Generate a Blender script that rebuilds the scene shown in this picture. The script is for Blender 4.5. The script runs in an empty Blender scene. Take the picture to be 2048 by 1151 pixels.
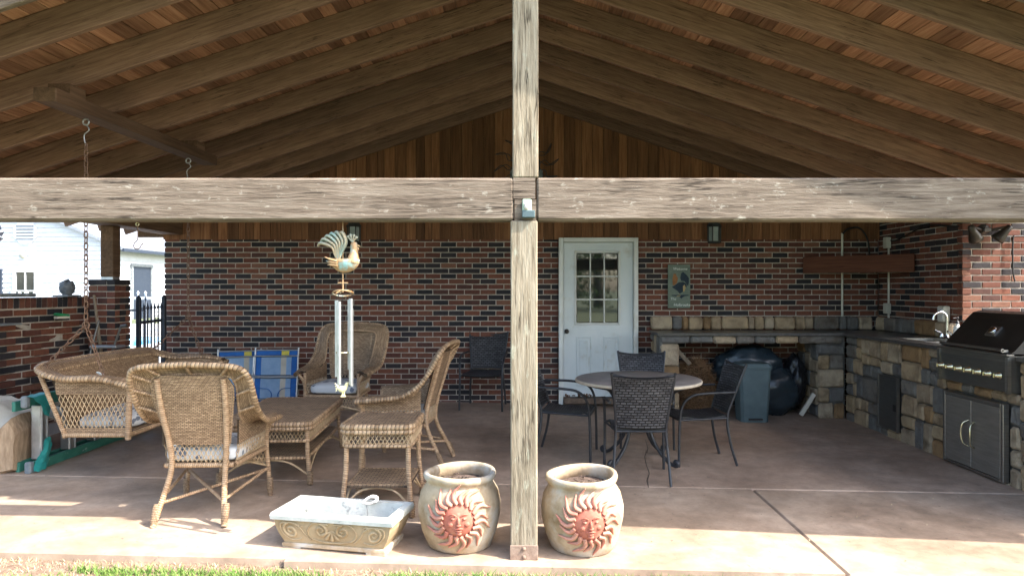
import bpy, math, random
from mathutils import Vector, Matrix, noise as mnoise
R = math.radians
random.seed(7)
C = bpy.context.scene.collection
scene = bpy.context.scene
# ------------------------------------------------------------------ camera, sky, sun, exposure
F = 1365.0; CX = 1053.0; CY = 577.0; CAMZ = 1.47
cam = bpy.data.objects.new('camera', bpy.data.cameras.new('camera')); C.objects.link(cam)
cam.location = (0, 0, CAMZ); cam.rotation_euler = (R(90), 0, 0)
cam.data.sensor_width = 36; cam.data.lens = 36 * F / 2048
cam.data.shift_x = -(CX - 1024) / 2048; cam.data.shift_y = (CY - 575.5) / 2048
cam.data.clip_start = .05; cam.data.clip_end = 2000
scene.camera = cam
SUN_EL, SUN_A = 47.0, 19.0
sd = Vector((math.cos(R(SUN_EL)) * math.cos(R(SUN_A)), -math.cos(R(SUN_EL)) * math.sin(R(SUN_A)), math.sin(R(SUN_EL))))
w = bpy.data.worlds.new('World'); scene.world = w; w.use_nodes = True
wn = w.node_tree; sky = wn.nodes.new('ShaderNodeTexSky'); sky.sky_type = 'NISHITA'; sky.sun_disc = False; sky.ozone_density = .3; sky.dust_density = 2.5
sky.sun_elevation = R(SUN_EL); sky.sun_rotation = math.atan2(sd.x, sd.y)
wn.links.new(sky.outputs[0], wn.nodes['Background'].inputs[0]); wn.nodes['Background'].inputs[1].default_value = .15
sl = bpy.data.lights.new('sun', 'SUN'); sl.energy = 2.4; sl.angle = R(.5); sl.color = (1, .95, .87)
sun = bpy.data.objects.new('sun', sl); C.objects.link(sun)
sun.rotation_euler = sd.to_track_quat('Z', 'Y').to_euler()
vs = scene.view_settings; vs.view_transform = 'Standard'; vs.look = 'None'; vs.gamma = 1; vs.exposure = 2.45
scene.cycles.max_bounces = 8; scene.cycles.diffuse_bounces = 6

def fz(x): return -.0185 * x
def U(px, py, Y): return Vector(((px - CX) * Y / F, Y, CAMZ - (py - CY) * Y / F))

# ------------------------------------------------------------------ mesh helpers
def crom(P, n=6, closed=False):
    P = [Vector(p) for p in P]; out = []; m = len(P)
    for i in range(m if closed else m - 1):
        p1, p2 = P[i], P[(i + 1) % m]
        p0 = P[i - 1] if (closed or i > 0) else p1 * 2 - p2
        p3 = P[(i + 2) % m] if (closed or i + 2 < m) else p2 * 2 - p1
        for k in range(n):
            t = k / n
            out.append(.5 * ((2 * p1) + (p2 - p0) * t + (2 * p0 - 5 * p1 + 4 * p2 - p3) * t * t + (3 * p1 - p0 - 3 * p2 + p3) * t ** 3))
    if not closed: out.append(P[-1].copy())
    return out

class MB:
    def __init__(s): s.v = []; s.f = []; s.uv = []; s.sm = []
    def add(s, vs_, fs, uvs=None, smooth=False):
        b = len(s.v); s.v += [Vector(p) for p in vs_]
        for i, f in enumerate(fs):
            s.f.append(tuple(b + k for k in f)); s.sm.append(smooth)
            s.uv.append(uvs[i] if uvs else [(0, 0)] * len(f))
    def box(s, c, d, rot=None, bev=0, jit=0):
        hx, hy, hz = d[0] / 2, d[1] / 2, d[2] / 2
        rot = rot or Matrix.Identity(3); c = Vector(c)
        def T(p): return c + rot @ Vector(p)
        if bev <= 0:
            v = [T((x * hx, y * hy, z * hz)) for x in (-1, 1) for y in (-1, 1) for z in (-1, 1)]
            s.add(v, [(0, 1, 3, 2), (4, 6, 7, 5), (0, 4, 5, 1), (2, 3, 7, 6), (0, 2, 6, 4), (1, 5, 7, 3)]); return
        idx = {}; v = []
        for x in (-1, 1):
            for y in (-1, 1):
                for z in (-1, 1):
                    j = Vector([random.uniform(-jit, jit) for _ in range(3)])
                    for a in range(3):
                        q = Vector((x * (hx - (bev if a != 0 else 0)), y * (hy - (bev if a != 1 else 0)), z * (hz - (bev if a != 2 else 0)))) + j
                        idx[(x, y, z, a)] = len(v); v.append(T(q))
        fs = []
        for a in range(3):
            b, c2 = (a + 1) % 3, (a + 2) % 3
            for sg in (-1, 1):
                q = []
                for (p, r) in ((-1, -1), (1, -1), (1, 1), (-1, 1)):
                    k = [0, 0, 0]; k[a] = sg; k[b] = p; k[c2] = r; q.append(idx[(*k, a)])
                fs.append(tuple(q if sg > 0 else q[::-1]))
                for sb in (-1, 1):      # edge between axes a and b
                    k1 = [0, 0, 0]; k1[a] = sg; k1[b] = sb; k1[c2] = -1; k2 = list(k1); k2[c2] = 1
                    e = (idx[(*k1, a)], idx[(*k1, b)], idx[(*k2, b)], idx[(*k2, a)])
                    fs.append(e if sg * sb > 0 else e[::-1])
        for x in (-1, 1):
            for y in (-1, 1):
                for z in (-1, 1):
                    t = (idx[(x, y, z, 0)], idx[(x, y, z, 1)], idx[(x, y, z, 2)])
                    fs.append(t if x * y * z > 0 else t[::-1])
        s.add(v, fs)
    def tube(s, P, r, n=8, closed=False, flat=None):
        P = [Vector(p) for p in P]; m = len(P)
        if m < 2: return
        rr = list(r) if isinstance(r, (list, tuple)) else [r] * m
        if len(rr) != m: rr = [rr[0] + (rr[-1] - rr[0]) * i / (m - 1) for i in range(m)]
        tg = []
        for i in range(m):
            a = P[i - 1] if (i or closed) else P[i]; b = P[(i + 1) % m] if (i < m - 1 or closed) else P[i]
            t = (b - a); tg.append(t.normalized() if t.length > 1e-9 else Vector((0, 0, 1)))
        up = Vector((0, 0, 1)) if abs(tg[0].z) < .9 else Vector((1, 0, 0))
        nx = (up - tg[0] * up.dot(tg[0])).normalized(); L = 0; vs_ = []; rows = []
        for i in range(m):
            if i:
                nx = (nx - tg[i] * nx.dot(tg[i]));
                nx = nx.normalized() if nx.length > 1e-6 else Vector((1, 0, 0)); L += (P[i] - P[i - 1]).length
            ny = tg[i].cross(nx); rows.append(L)
            for k in range(n):
                a = 2 * math.pi * k / n
                vs_.append(P[i] + (nx * math.cos(a) * (flat or 1) + ny * math.sin(a)) * rr[i])
        fs = []; uv = []
        for i in range(m if closed else m - 1):
            j = (i + 1) % m
            l0 = rows[i]; l1 = rows[j] if j else L + (P[0] - P[-1]).length
            for k in range(n):
                k2 = (k + 1) % n
                fs.append((i * n + k, i * n + k2, j * n + k2, j * n + k))
                c = 2 * math.pi * max(rr)
                uv.append([(c * k / n, l0), (c * (k + 1) / n, l0), (c * (k + 1) / n, l1), (c * k / n, l1)])
        s.add(vs_, fs, uv, True)
        if not closed:
            s.add(vs_[:n], [tuple(range(n))[::-1]]); s.add(vs_[-n:], [tuple(range(n))])
    def sheet(s, G, t=.012, smooth=True):
        G = [[Vector(p) for p in row] for row in G]; nr, nc = len(G), len(G[0]); N = []
        for i in range(nr):
            row = []
            for j in range(nc):
                du = G[i][min(j + 1, nc - 1)] - G[i][max(j - 1, 0)]; dv = G[min(i + 1, nr - 1)][j] - G[max(i - 1, 0)][j]
                q = du.cross(dv); row.append(q.normalized() if q.length > 1e-9 else Vector((0, 0, 1)))
            N.append(row)
        vv = [[0.] * nc for _ in range(nr)]; uu = [[0.] * nc for _ in range(nr)]
        for i in range(nr):
            for j in range(nc):
                if j: uu[i][j] = uu[i][j - 1] + (G[i][j] - G[i][j - 1]).length
                if i: vv[i][j] = vv[i - 1][j] + (G[i][j] - G[i - 1][j]).length
        for sg in (1, -1):
            vs_ = [G[i][j] + N[i][j] * t / 2 * sg for i in range(nr) for j in range(nc)]; fs = []; uv = []
            for i in range(nr - 1):
                for j in range(nc - 1):
                    q = [(i, j), (i, j + 1), (i + 1, j + 1), (i + 1, j)]
                    if sg < 0: q = q[::-1]
                    fs.append(tuple(a * nc + b for a, b in q)); uv.append([(uu[a][b], vv[a][b]) for a, b in q])
            s.add(vs_, fs, uv, smooth)
        ring = [(0, j) for j in range(nc)] + [(i, nc - 1) for i in range(1, nr)] + [(nr - 1, j) for j in range(nc - 2, -1, -1)] + [(i, 0) for i in range(nr - 2, 0, -1)]
        m = len(ring); vs_ = [G[a][b] + N[a][b] * t / 2 for a, b in ring] + [G[a][b] - N[a][b] * t / 2 for a, b in ring]
        s.add(vs_, [(k, m + k, m + (k + 1) % m, (k + 1) % m) for k in range(m)])
    def lathe(s, prof, c=(0, 0, 0), n=24, rot=None, fn=None, smooth=True):
        c = Vector(c); rot = rot or Matrix.Identity(3); vs_ = []; fs = []; uv = []; m = len(prof)
        for (r, z) in prof:
            for k in range(n):
                a = 2 * math.pi * k / n; p = Vector((r * math.cos(a), r * math.sin(a), z))
                if fn: p = fn(p, a)
                vs_.append(c + rot @ p)
        for i in range(m - 1):
            for k in range(n):
                k2 = (k + 1) % n; fs.append((i * n + k, i * n + k2, (i + 1) * n + k2, (i + 1) * n + k))
                uv.append([(k / n, prof[i][1]), ((k + 1) / n, prof[i][1]), ((k + 1) / n, prof[i + 1][1]), (k / n, prof[i + 1][1])])
        s.add(vs_, fs, uv, smooth)
        if prof[0][0] > 1e-4: s.add(vs_[:n], [tuple(range(n))[::-1]])
        if prof[-1][0] > 1e-4: s.add(vs_[-n:], [tuple(range(n))])
    def ell(s, c, r, rot=None, n=16, m=10, fn=None):
        rot = rot or Matrix.Identity(3); c = Vector(c); r = Vector(r); vs_ = []; fs = []
        for i in range(m + 1):
            t = math.pi * i / m
            for k in range(n):
                a = 2 * math.pi * k / n; d = Vector((math.sin(t) * math.cos(a), math.sin(t) * math.sin(a), -math.cos(t)))
                p = Vector((d.x * r.x, d.y * r.y, d.z * r.z))
                if fn: p = fn(p, d)
                vs_.append(c + rot @ p)
        for i in range(m):
            for k in range(n):
                k2 = (k + 1) % n; fs.append((i * n + k, i * n + k2, (i + 1) * n + k2, (i + 1) * n + k))
        s.add(vs_, fs, None, True)
    def prism(s, poly, d, o=(0, 0, 0), ax=None):
        """poly: 2-D outline; ax = (u, v, w) unit vectors; extruded by d along w from o"""
        u, v, w_ = [Vector(a) for a in (ax or ((1, 0, 0), (0, 0, 1), (0, 1, 0)))]; o = Vector(o); n = len(poly)
        a = [o + u * p[0] + v * p[1] for p in poly]; b = [q + w_ * d for q in a]
        s.add(a + b, [tuple(range(n)), tuple(range(2 * n - 1, n - 1, -1))] + [(k, n + k, n + (k + 1) % n, (k + 1) % n) for k in range(n)])
    def build(s, name, m, parent=None, off=None):
        me = bpy.data.meshes.new(name); off = Vector(off) if off else Vector((0, 0, 0))
        me.from_pydata([tuple(p - off) for p in s.v], [], s.f)
        me.polygons.foreach_set('use_smooth', s.sm)
        ul = me.uv_layers.new(name='UVMap'); flat = [c for f in s.uv for p in f for c in p]; ul.data.foreach_set('uv', flat)
        me.materials.append(m); me.update()
        o = bpy.data.objects.new(name, me); C.objects.link(o)
        if parent: o.parent = parent
        return o

def tag(o, label, cat, group=None):
    o['label'] = label; o['category'] = cat
    if group: o['group'] = group
    return o
def thing(name, label, cat, loc=(0, 0, 0), rz=0, group=None):
    o = bpy.data.objects.new(name, None); C.objects.link(o); o.location = loc; o.rotation_euler = (0, 0, rz); o.empty_display_size = .1
    return tag(o, label, cat, group)
def struct(name, mb, m, rot=None):
    o = mb.build(name, m); o['kind'] = 'structure'
    if rot: o.rotation_euler = rot
    return o
def inst(name, me, loc, parent=None, rot=None):
    o = bpy.data.objects.new(name, me); C.objects.link(o); o.location = loc
    if rot: o.rotation_euler = rot
    if parent: o.parent = parent
    return o
def copy_tree(o, parent=None):
    c = o.copy(); C.objects.link(c); c.parent = parent
    for ch in list(o.children): copy_tree(ch, c)
    return c
def rotz(a): return Matrix.Rotation(a, 3, 'Z')
def roty(a): return Matrix.Rotation(a, 3, 'Y')
def rotx(a): return Matrix.Rotation(a, 3, 'X')

# ------------------------------------------------------------------ materials
def newmat(name):
    m = bpy.data.materials.new(name); m.use_nodes = True; nt = m.node_tree
    return m, nt, nt.nodes['Principled BSDF']
def nd(nt, t, **kw):
    n = nt.nodes.new(t)
    for k, v in kw.items():
        k2 = k.replace('_', ' ')
        if k in n.inputs: n.inputs[k].default_value = v
        elif k2 in n.inputs: n.inputs[k2].default_value = v
        elif hasattr(n, k): setattr(n, k, v)
    return n
def ramp(nt, fac, stops, interp='LINEAR'):
    r = nt.nodes.new('ShaderNodeValToRGB'); r.color_ramp.interpolation = interp; e = r.color_ramp.elements
    while len(e) < len(stops): e.new(.5)
    for i, (p, c) in enumerate(stops): e[i].position = p; e[i].color = (*c, 1)
    nt.links.new(fac, r.inputs[0]); return r.outputs[0]
def mixc(nt, fac, a, b, mode='MIX'):
    n = nt.nodes.new('ShaderNodeMix'); n.data_type = 'RGBA'; n.blend_type = mode
    for i, x in ((0, fac), (6, a), (7, b)):
        if hasattr(x, 'is_output'): nt.links.new(x, n.inputs[i])
        elif i == 0: n.inputs[0].default_value = x
        else: n.inputs[i].default_value = (*x, 1)
    return n.outputs[2]
def math_(nt, op, a, b=0.):
    n = nt.nodes.new('ShaderNodeMath'); n.operation = op
    for i, x in ((0, a), (1, b)):
        if hasattr(x, 'is_output'): nt.links.new(x, n.inputs[i])
        else: n.inputs[i].default_value = x
    return n.outputs[0]
def coords(nt, kind='Object', scale=(1, 1, 1), shift=True):
    tc = nt.nodes.new('ShaderNodeTexCoord'); mp = nt.nodes.new('ShaderNodeMapping'); mp.inputs['Scale'].default_value = scale
    nt.links.new(tc.outputs[kind], mp.inputs[0])
    if shift and kind == 'Object':
        oi = nt.nodes.new('ShaderNodeObjectInfo'); v = nt.nodes.new('ShaderNodeVectorMath'); v.operation = 'SCALE'
        v.inputs[0].default_value = (17, 31, 23); nt.links.new(oi.outputs['Random'], v.inputs['Scale']); nt.links.new(v.outputs[0], mp.inputs['Location'])
    return mp.outputs[0]
def noise(nt, vec, scale=5., detail=4., rough=.55, dist=0.):
    n = nd(nt, 'ShaderNodeTexNoise', Scale=scale, Detail=detail, Roughness=rough, Distortion=dist); nt.links.new(vec, n.inputs['Vector']); return n.outputs['Fac']
def bump(nt, b, h, strength=.3, dist=.01, prev=None):
    n = nd(nt, 'ShaderNodeBump', Strength=strength, Distance=dist); nt.links.new(h, n.inputs['Height'])
    if prev: nt.links.new(prev, n.inputs['Normal'])
    nt.links.new(n.outputs[0], b.inputs['Normal']); return n.outputs[0]
def rnd_tint(nt, col, amt):
    oi = nt.nodes.new('ShaderNodeObjectInfo'); f = math_(nt, 'MULTIPLY_ADD', oi.outputs['Random'], 2 * amt); nt.nodes[-1].inputs[2].default_value = 1 - amt
    n = nt.nodes.new('ShaderNodeVectorMath'); n.operation = 'SCALE'; nt.links.new(col, n.inputs[0]); nt.links.new(f, n.inputs['Scale']); return n.outputs[0]
def setp(b, rough=.6, metal=0., spec=.5, ior=None):
    b.inputs['Roughness'].default_value = rough; b.inputs['Metallic'].default_value = metal; b.inputs['Specular IOR Level'].default_value = spec
    if ior: b.inputs['IOR'].default_value = ior
def noisy(name, c1, c2, scale=6, rough=.7, bmp=.2, st=(1, 1, 1), tint=.1, metal=0., lo=.35, hi=.68, dist=.006, spec=.4, extra=None):
    m, nt, b = newmat(name); setp(b, rough, metal, spec); v = coords(nt, 'Object', st); n = noise(nt, v, scale, 6, .62)
    col = ramp(nt, n, [(lo, c1), (hi, c2)])
    if extra:   # (colour, scale, lo, hi): worn or stained patches
        n2 = noise(nt, coords(nt, 'Object'), extra[1], 5, .6); mk = ramp(nt, n2, [(extra[2], (0, 0, 0)), (extra[3], (1, 1, 1))]); col = mixc(nt, mk, col, extra[0])
    if tint: col = rnd_tint(nt, col, tint)
    nt.links.new(col, b.inputs['Base Color'])
    if bmp: bump(nt, b, noise(nt, v, scale * 4, 5, .65), bmp, dist)
    return m
def wood(name, c1, c2, c3, ax=0, rough=.8, bmp=.35, tint=.22, stain=None, fine=90, crack=0.):
    m, nt, b = newmat(name); setp(b, rough, 0, .25); st = [1, 1, 1]; st[ax] = .05
    v = coords(nt, 'Object', st); g = noise(nt, v, 34 if not crack else 60, 8, .72, .5); col = ramp(nt, g, [(.3, c1), (.5, c2), (.72, c3)])
    st2 = [1, 1, 1]; st2[ax] = .25; big = noise(nt, coords(nt, 'Object', st2), 3.2, 4, .6)
    col = mixc(nt, .55, col, ramp(nt, big, [(.3, (.45, .45, .45)), (.7, (1, 1, 1))]), 'MULTIPLY')
    if stain:
        s3 = noise(nt, coords(nt, 'Object', stain[1]), stain[2], 5, .65); col = mixc(nt, ramp(nt, s3, [(stain[3], (0, 0, 0)), (stain[4], (1, 1, 1))]), col, stain[0])
    if crack:   # drying splits along the grain
        st4 = [1, 1, 1]; st4[ax] = .035; cn = noise(nt, coords(nt, 'Object', st4), 20, 5, .6, .3); cm = ramp(nt, math_(nt, 'ABSOLUTE', math_(nt, 'SUBTRACT', cn, .5)), [(crack * .4, (1, 1, 1)), (crack, (0, 0, 0))])
        gate_ = ramp(nt, noise(nt, coords(nt, 'Object'), 3.5, 3), [(.45, (0, 0, 0)), (.6, (.85, .85, .85))]); col = mixc(nt, math_(nt, 'MULTIPLY', cm, gate_), col, tuple(x * .3 for x in c1))
        vo = nd(nt, 'ShaderNodeTexVoronoi', Scale=2.2); st5 = [1, 1, 1]; st5[ax] = .5; nt.links.new(coords(nt, 'Object', st5), vo.inputs['Vector']); col = mixc(nt, ramp(nt, vo.outputs['Distance'], [(.02, (.8, .8, .8)), (.06, (0, 0, 0))]), col, tuple(x * .5 for x in c1))
    col = rnd_tint(nt, col, tint); nt.links.new(col, b.inputs['Base Color'])
    st3 = [1, 1, 1]; st3[ax] = .12; h = noise(nt, coords(nt, 'Object', st3), fine, 4, .7); bump(nt, b, h, bmp, .006); return m

MT = {}
def brickmat():
    m, nt, b = newmat('brick'); setp(b, .8, 0, .3)
    oi = nt.nodes.new('ShaderNodeObjectInfo'); ge = nt.nodes.new('ShaderNodeNewGeometry')
    r = math_(nt, 'FRACT', math_(nt, 'ADD', oi.outputs['Random'], ge.outputs['Random Per Island']))
    base = ramp(nt, r, [(0, (.14, .053, .036)), (.15, (.18, .068, .042)), (.29, (.11, .044, .032)), (.42, (.16, .066, .044)), (.54, (.085, .04, .032)), (.62, (.036, .031, .034)), (.80, (.025, .024, .028)), (.94, (.20, .095, .062))], 'CONSTANT')
    v = coords(nt, 'Object'); n = noise(nt, v, 30, 6, .7); col = mixc(nt, .55, base, ramp(nt, n, [(.3, (.5, .5, .5)), (.7, (1.25, 1.2, 1.15))]), 'MULTIPLY')
    tc = nt.nodes.new('ShaderNodeTexCoord'); gp = nt.nodes.new('ShaderNodeNewGeometry'); n2 = noise(nt, gp.outputs['Position'], 11, 6, .8, 1.6)
    col = mixc(nt, ramp(nt, n2, [(.68, (0, 0, 0)), (.76, (.7, .7, .7))]), col, (.38, .33, .28))
    nt.links.new(col, b.inputs['Base Color']); bump(nt, b, noise(nt, v, 70, 5, .7), .5, .006); return m
MT['brick'] = brickmat()
MT['mortar'] = noisy('mortar', (.33, .29, .24), (.50, .45, .385), 14, .9, .4, tint=0)
MT['rafter'] = wood('rafter_wood', (.125, .070, .047), (.23, .138, .092), (.33, .21, .145), 0, tint=.25, crack=.01)
MT['ceil'] = wood('ceiling_wood', (.17, .078, .042), (.31, .155, .09), (.44, .25, .155), 1, tint=.4)
MT['siding'] = wood('siding_wood', (.11, .048, .021), (.225, .102, .045), (.31, .16, .08), 2, tint=.42, bmp=.2)
MT['beam'] = wood('weathered_beam', (.09, .064, .046), (.22, .168, .126), (.34, .28, .22), 0, .9, .9, .04, ((.50, .46, .38), (2.5, 2, 5), 6, .60, .8), 90, .022)
MT['post'] = wood('weathered_post', (.12, .09, .06), (.31, .255, .18), (.45, .395, .305), 2, .9, .9, .04, ((.44, .46, .36), (4, 4, 1.5), 5, .58, .8), 90, .022)
MT['roofing'] = noisy('shingle', (.12, .11, .11), (.2, .19, .18), 20)
MT['sidebeam'] = wood('side_beam_wood', (.085, .048, .028), (.15, .088, .05), (.21, .13, .08), 1)
def concrete(name, c1, c2, c3):
    m, nt, b = newmat(name); setp(b, .62, 0, .35); ge = nt.nodes.new('ShaderNodeNewGeometry'); p = ge.outputs['Position']
    a = noise(nt, p, .9, 6, .65, .3); col = ramp(nt, a, [(.28, c1), (.5, c2), (.74, c3)])
    mp = nt.nodes.new('ShaderNodeMapping'); mp.inputs['Scale'].default_value = (.9, 1.3, 1); nt.links.new(p, mp.inputs[0])
    s2 = noise(nt, mp.outputs[0], 2.2, 6, .7, .5); col = mixc(nt, .5, col, ramp(nt, s2, [(.3, (.38, .35, .33)), (.65, (1.15, 1.12, 1.1))]), 'MULTIPLY')
    sp = noise(nt, p, 45, 3, .6); col = mixc(nt, ramp(nt, sp, [(.70, (0, 0, 0)), (.76, (.35, .35, .35))]), col, (.6, .55, .5))
    m3 = noise(nt, p, 9, 7, .75); col = mixc(nt, .6, col, ramp(nt, m3, [(.32, (.62, .6, .58)), (.6, (1.12, 1.1, 1.08))]), 'MULTIPLY')
    dk = noise(nt, p, 24, 3, .6); col = mixc(nt, ramp(nt, dk, [(.27, (.6, .6, .6)), (.33, (0, 0, 0))]), col, (.08, .06, .05))
    nt.links.new(col, b.inputs['Base Color']); nt.links.new(ramp(nt, s2, [(.3, (.45, .45, .45)), (.7, (.75, .75, .75))]), b.inputs['Roughness'])
    bump(nt, b, noise(nt, p, 60, 6, .7), .25, .004); return m
MT['slab'] = concrete('stained_concrete', (.29, .205, .148), (.41, .305, .228), (.53, .415, .325))
MT['slab2'] = concrete('bare_concrete', (.29, .21, .148), (.40, .305, .225), (.53, .43, .335))
MT['deck'] = noisy('pool_deck', (.36, .34, .32), (.44, .42, .40), 3, .8, tint=0)
MT['soil'] = noisy('soil', (.14, .09, .06), (.30, .21, .15), 30, .95, .8, tint=0)
MT['ground'] = noisy('lawn_ground', (.07, .088, .04), (.14, .155, .075), 1.5, .95, .5, tint=0)
def leafmat(name, c1, c2, tr=.3):
    m, nt, b = newmat(name); setp(b, .6, 0, .3); ge = nt.nodes.new('ShaderNodeNewGeometry')
    col = ramp(nt, ge.outputs['Random Per Island'], [(0, c1), (1, c2)]); nt.links.new(col, b.inputs['Base Color']); return m
MT['grass'] = leafmat('grass_blade', (.06, .14, .02), (.22, .32, .08))
MT['drygrass'] = leafmat('dry_grass', (.34, .26, .15), (.52, .43, .28))
MT['leaf'] = leafmat('tree_leaf', (.03, .07, .015), (.09, .15, .035))
MT['bark'] = noisy('bark', (.06, .045, .03), (.14, .11, .08), 12, .95, .8)
# woven cane
def weave(name, c1, c2, c3, bw=.016, rh=.0065, mor=.0011, bs=.9):
    m, nt, b = newmat(name); setp(b, .55, 0, .4); tc = nt.nodes.new('ShaderNodeTexCoord')
    br = nd(nt, 'ShaderNodeTexBrick'); br.offset = .5; br.inputs['Scale'].default_value = 1; br.inputs['Mortar Size'].default_value = mor; br.inputs['Mortar Smooth'].default_value = .6
    br.inputs['Brick Width'].default_value = bw; br.inputs['Row Height'].default_value = rh; br.inputs['Color1'].default_value = (*c1, 1); br.inputs['Color2'].default_value = (*c2, 1); br.inputs['Mortar'].default_value = (*[x * .28 for x in c3], 1)
    nt.links.new(tc.outputs['UV'], br.inputs['Vector'])
    mp = nt.nodes.new('ShaderNodeMapping'); mp.inputs['Scale'].default_value = (6, 150, 1); nt.links.new(tc.outputs['UV'], mp.inputs[0])
    v2 = noise(nt, mp.outputs[0], 1, 3, .6); col = mixc(nt, .7, br.outputs['Color'], ramp(nt, v2, [(.3, (.55, .5, .46)), (.7, (1.2, 1.2, 1.2))]), 'MULTIPLY')
    big = noise(nt, coords(nt, 'Object'), 5, 4, .6); col = mixc(nt, .5, col, ramp(nt, big, [(.3, (.6, .57, .55)), (.7, (1.1, 1.1, 1.1))]), 'MULTIPLY')
    nt.links.new(col, b.inputs['Base Color']); h = math_(nt, 'SUBTRACT', 1., br.outputs['Fac']); bump(nt, b, h, bs, .004); return m
WC = ((.57, .40, .25), (.33, .215, .125), (.24, .15, .085))
MT['weave'] = weave('woven_cane', *WC, .026, .0105, .002)
MT['weave_big'] = weave('woven_cane_top', (.54, .385, .245), (.33, .225, .14), (.24, .16, .10), .05, .02, .004)
def wrapm(name, c1, c2, pitch, st=.8):
    m, nt, b = newmat(name); setp(b, .5, 0, .4); tc = nt.nodes.new('ShaderNodeTexCoord'); sp = nt.nodes.new('ShaderNodeSeparateXYZ'); nt.links.new(tc.outputs['UV'], sp.inputs[0])
    ph = math_(nt, 'MULTIPLY', math_(nt, 'ADD', sp.outputs[1], math_(nt, 'MULTIPLY', sp.outputs[0], .12)), 1 / pitch); fr = math_(nt, 'FRACT', ph); fl = math_(nt, 'FLOOR', ph)
    wn_ = nt.nodes.new('ShaderNodeTexWhiteNoise'); wn_.noise_dimensions = '1D'; nt.links.new(fl, wn_.inputs['W']); col = mixc(nt, wn_.outputs['Value'], c1, c2)
    hgt = math_(nt, 'SINE', math_(nt, 'MULTIPLY', fr, math.pi)); col = mixc(nt, ramp(nt, hgt, [(.1, (1, 1, 1)), (.4, (0, 0, 0))]), col, tuple(x * .4 for x in c2))
    big = noise(nt, coords(nt, 'Object'), 5, 4, .6); col = mixc(nt, .5, col, ramp(nt, big, [(.3, (.65, .62, .6)), (.7, (1.1, 1.1, 1.1))]), 'MULTIPLY')
    nt.links.new(col, b.inputs['Base Color']); bump(nt, b, hgt, st, .004); return m
MT['wrap'] = wrapm('wrapped_cane', (.54, .37, .225), (.36, .23, .13), .014)
MT['braid'] = wrapm('braided_cane', (.56, .39, .24), (.26, .165, .09), .026, 1.)
MT['cane'] = noisy('cane_strand', (.36, .25, .14), (.56, .41, .25), 30, .5, .1)
MT['foot'] = noisy('foot_cap', (.07, .06, .05), (.2, .17, .14), 40, .7)
def cushion():
    m, nt, b = newmat('leaf_print_fabric'); setp(b, .85, 0, .2); v = coords(nt, 'Object', (1, 1.9, 1.3)); vo = nd(nt, 'ShaderNodeTexVoronoi', Scale=11., Randomness=1.); nt.links.new(v, vo.inputs['Vector'])
    n = noise(nt, v, 9, 3, .5, 2.); msk = ramp(nt, math_(nt, 'ADD', vo.outputs['Distance'], math_(nt, 'MULTIPLY', n, .55)), [(.60, (1, 1, 1)), (.63, (0, 0, 0))])
    col = mixc(nt, msk, (.52, .53, .53), (.15, .17, .21)); nt.links.new(col, b.inputs['Base Color']); bump(nt, b, noise(nt, v, 120, 2), .2, .002); return m
MT['cushion'] = cushion()
MT['black'] = noisy('black_metal', (.018, .019, .022), (.035, .036, .04), 20, .42, .05, spec=.5)
MT['sling'] = weave('black_weave', (.12, .12, .128), (.05, .05, .056), (.03, .03, .03), .046, .022, .005, 1.)
MT['rust'] = noisy('rusty_chain', (.12, .065, .04), (.26, .16, .11), 40, .8, .3, metal=.2)
MT['steel'] = noisy('brushed_steel', (.25, .24, .22), (.34, .33, .31), 8, .33, .05, (1, 1, 20), .05, .9)
MT['darksteel'] = noisy('dark_steel', (.11, .105, .095), (.15, .145, .135), 8, .3, .05, (1, 1, 20), .05, .6)
MT['hood'] = noisy('black_enamel', (.018, .016, .014), (.028, .025, .022), 10, .3, .0)
MT['doorsteel'] = noisy('cabinet_steel', (.20, .18, .155), (.26, .24, .21), 6, .36, .03, (1, 1, 12), .03, .45)
MT['chrome'] = noisy('chrome', (.75, .76, .78), (.82, .83, .84), 5, .12, 0, metal=1.)
MT['brass'] = noisy('knob_metal', (.55, .50, .32), (.68, .63, .45), 9, .25, 0, metal=.9)
MT['alu'] = noisy('aluminium', (.40, .41, .42), (.54, .55, .56), 12, .38, .1, metal=.85)
MT['white'] = noisy('white_paint', (.60, .62, .58), (.74, .75, .71), 3, .5, .05, extra=((.50, .46, .36), 2.2, .58, .8))
MT['doorpaint'] = noisy('door_paint', (.60, .66, .66), (.70, .74, .73), 2, .45, .03, tint=0, extra=((.42, .38, .28), 3.5, .56, .82))
MT['plastic'] = noisy('off_white_plastic', (.55, .54, .45), (.62, .60, .52), 5, .5, .03)
MT['threshold'] = noisy('worn_threshold', (.10, .07, .05), (.22, .15, .10), 20, .7)
MT['bin'] = noisy('teal_plastic', (.07, .105, .115), (.095, .14, .15), 6, .5, .08, tint=0)
MT['bag'] = noisy('blue_plastic_bag', (.02, .031, .039), (.032, .048, .06), 5, .28, .3, tint=.1, spec=.6)
MT['blackbag'] = noisy('black_plastic_bag', (.012, .013, .016), (.02, .022, .026), 5, .3, .3)
MT['straw'] = leafmat('pine_straw', (.18, .09, .04), (.38, .23, .12))
MT['strawcore'] = noisy('straw_core', (.05, .028, .015), (.10, .06, .03), 30, .95)
MT['countertop'] = noisy('dark_countertop', (.05, .048, .047), (.095, .09, .088), 20, .3, .05)
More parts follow.
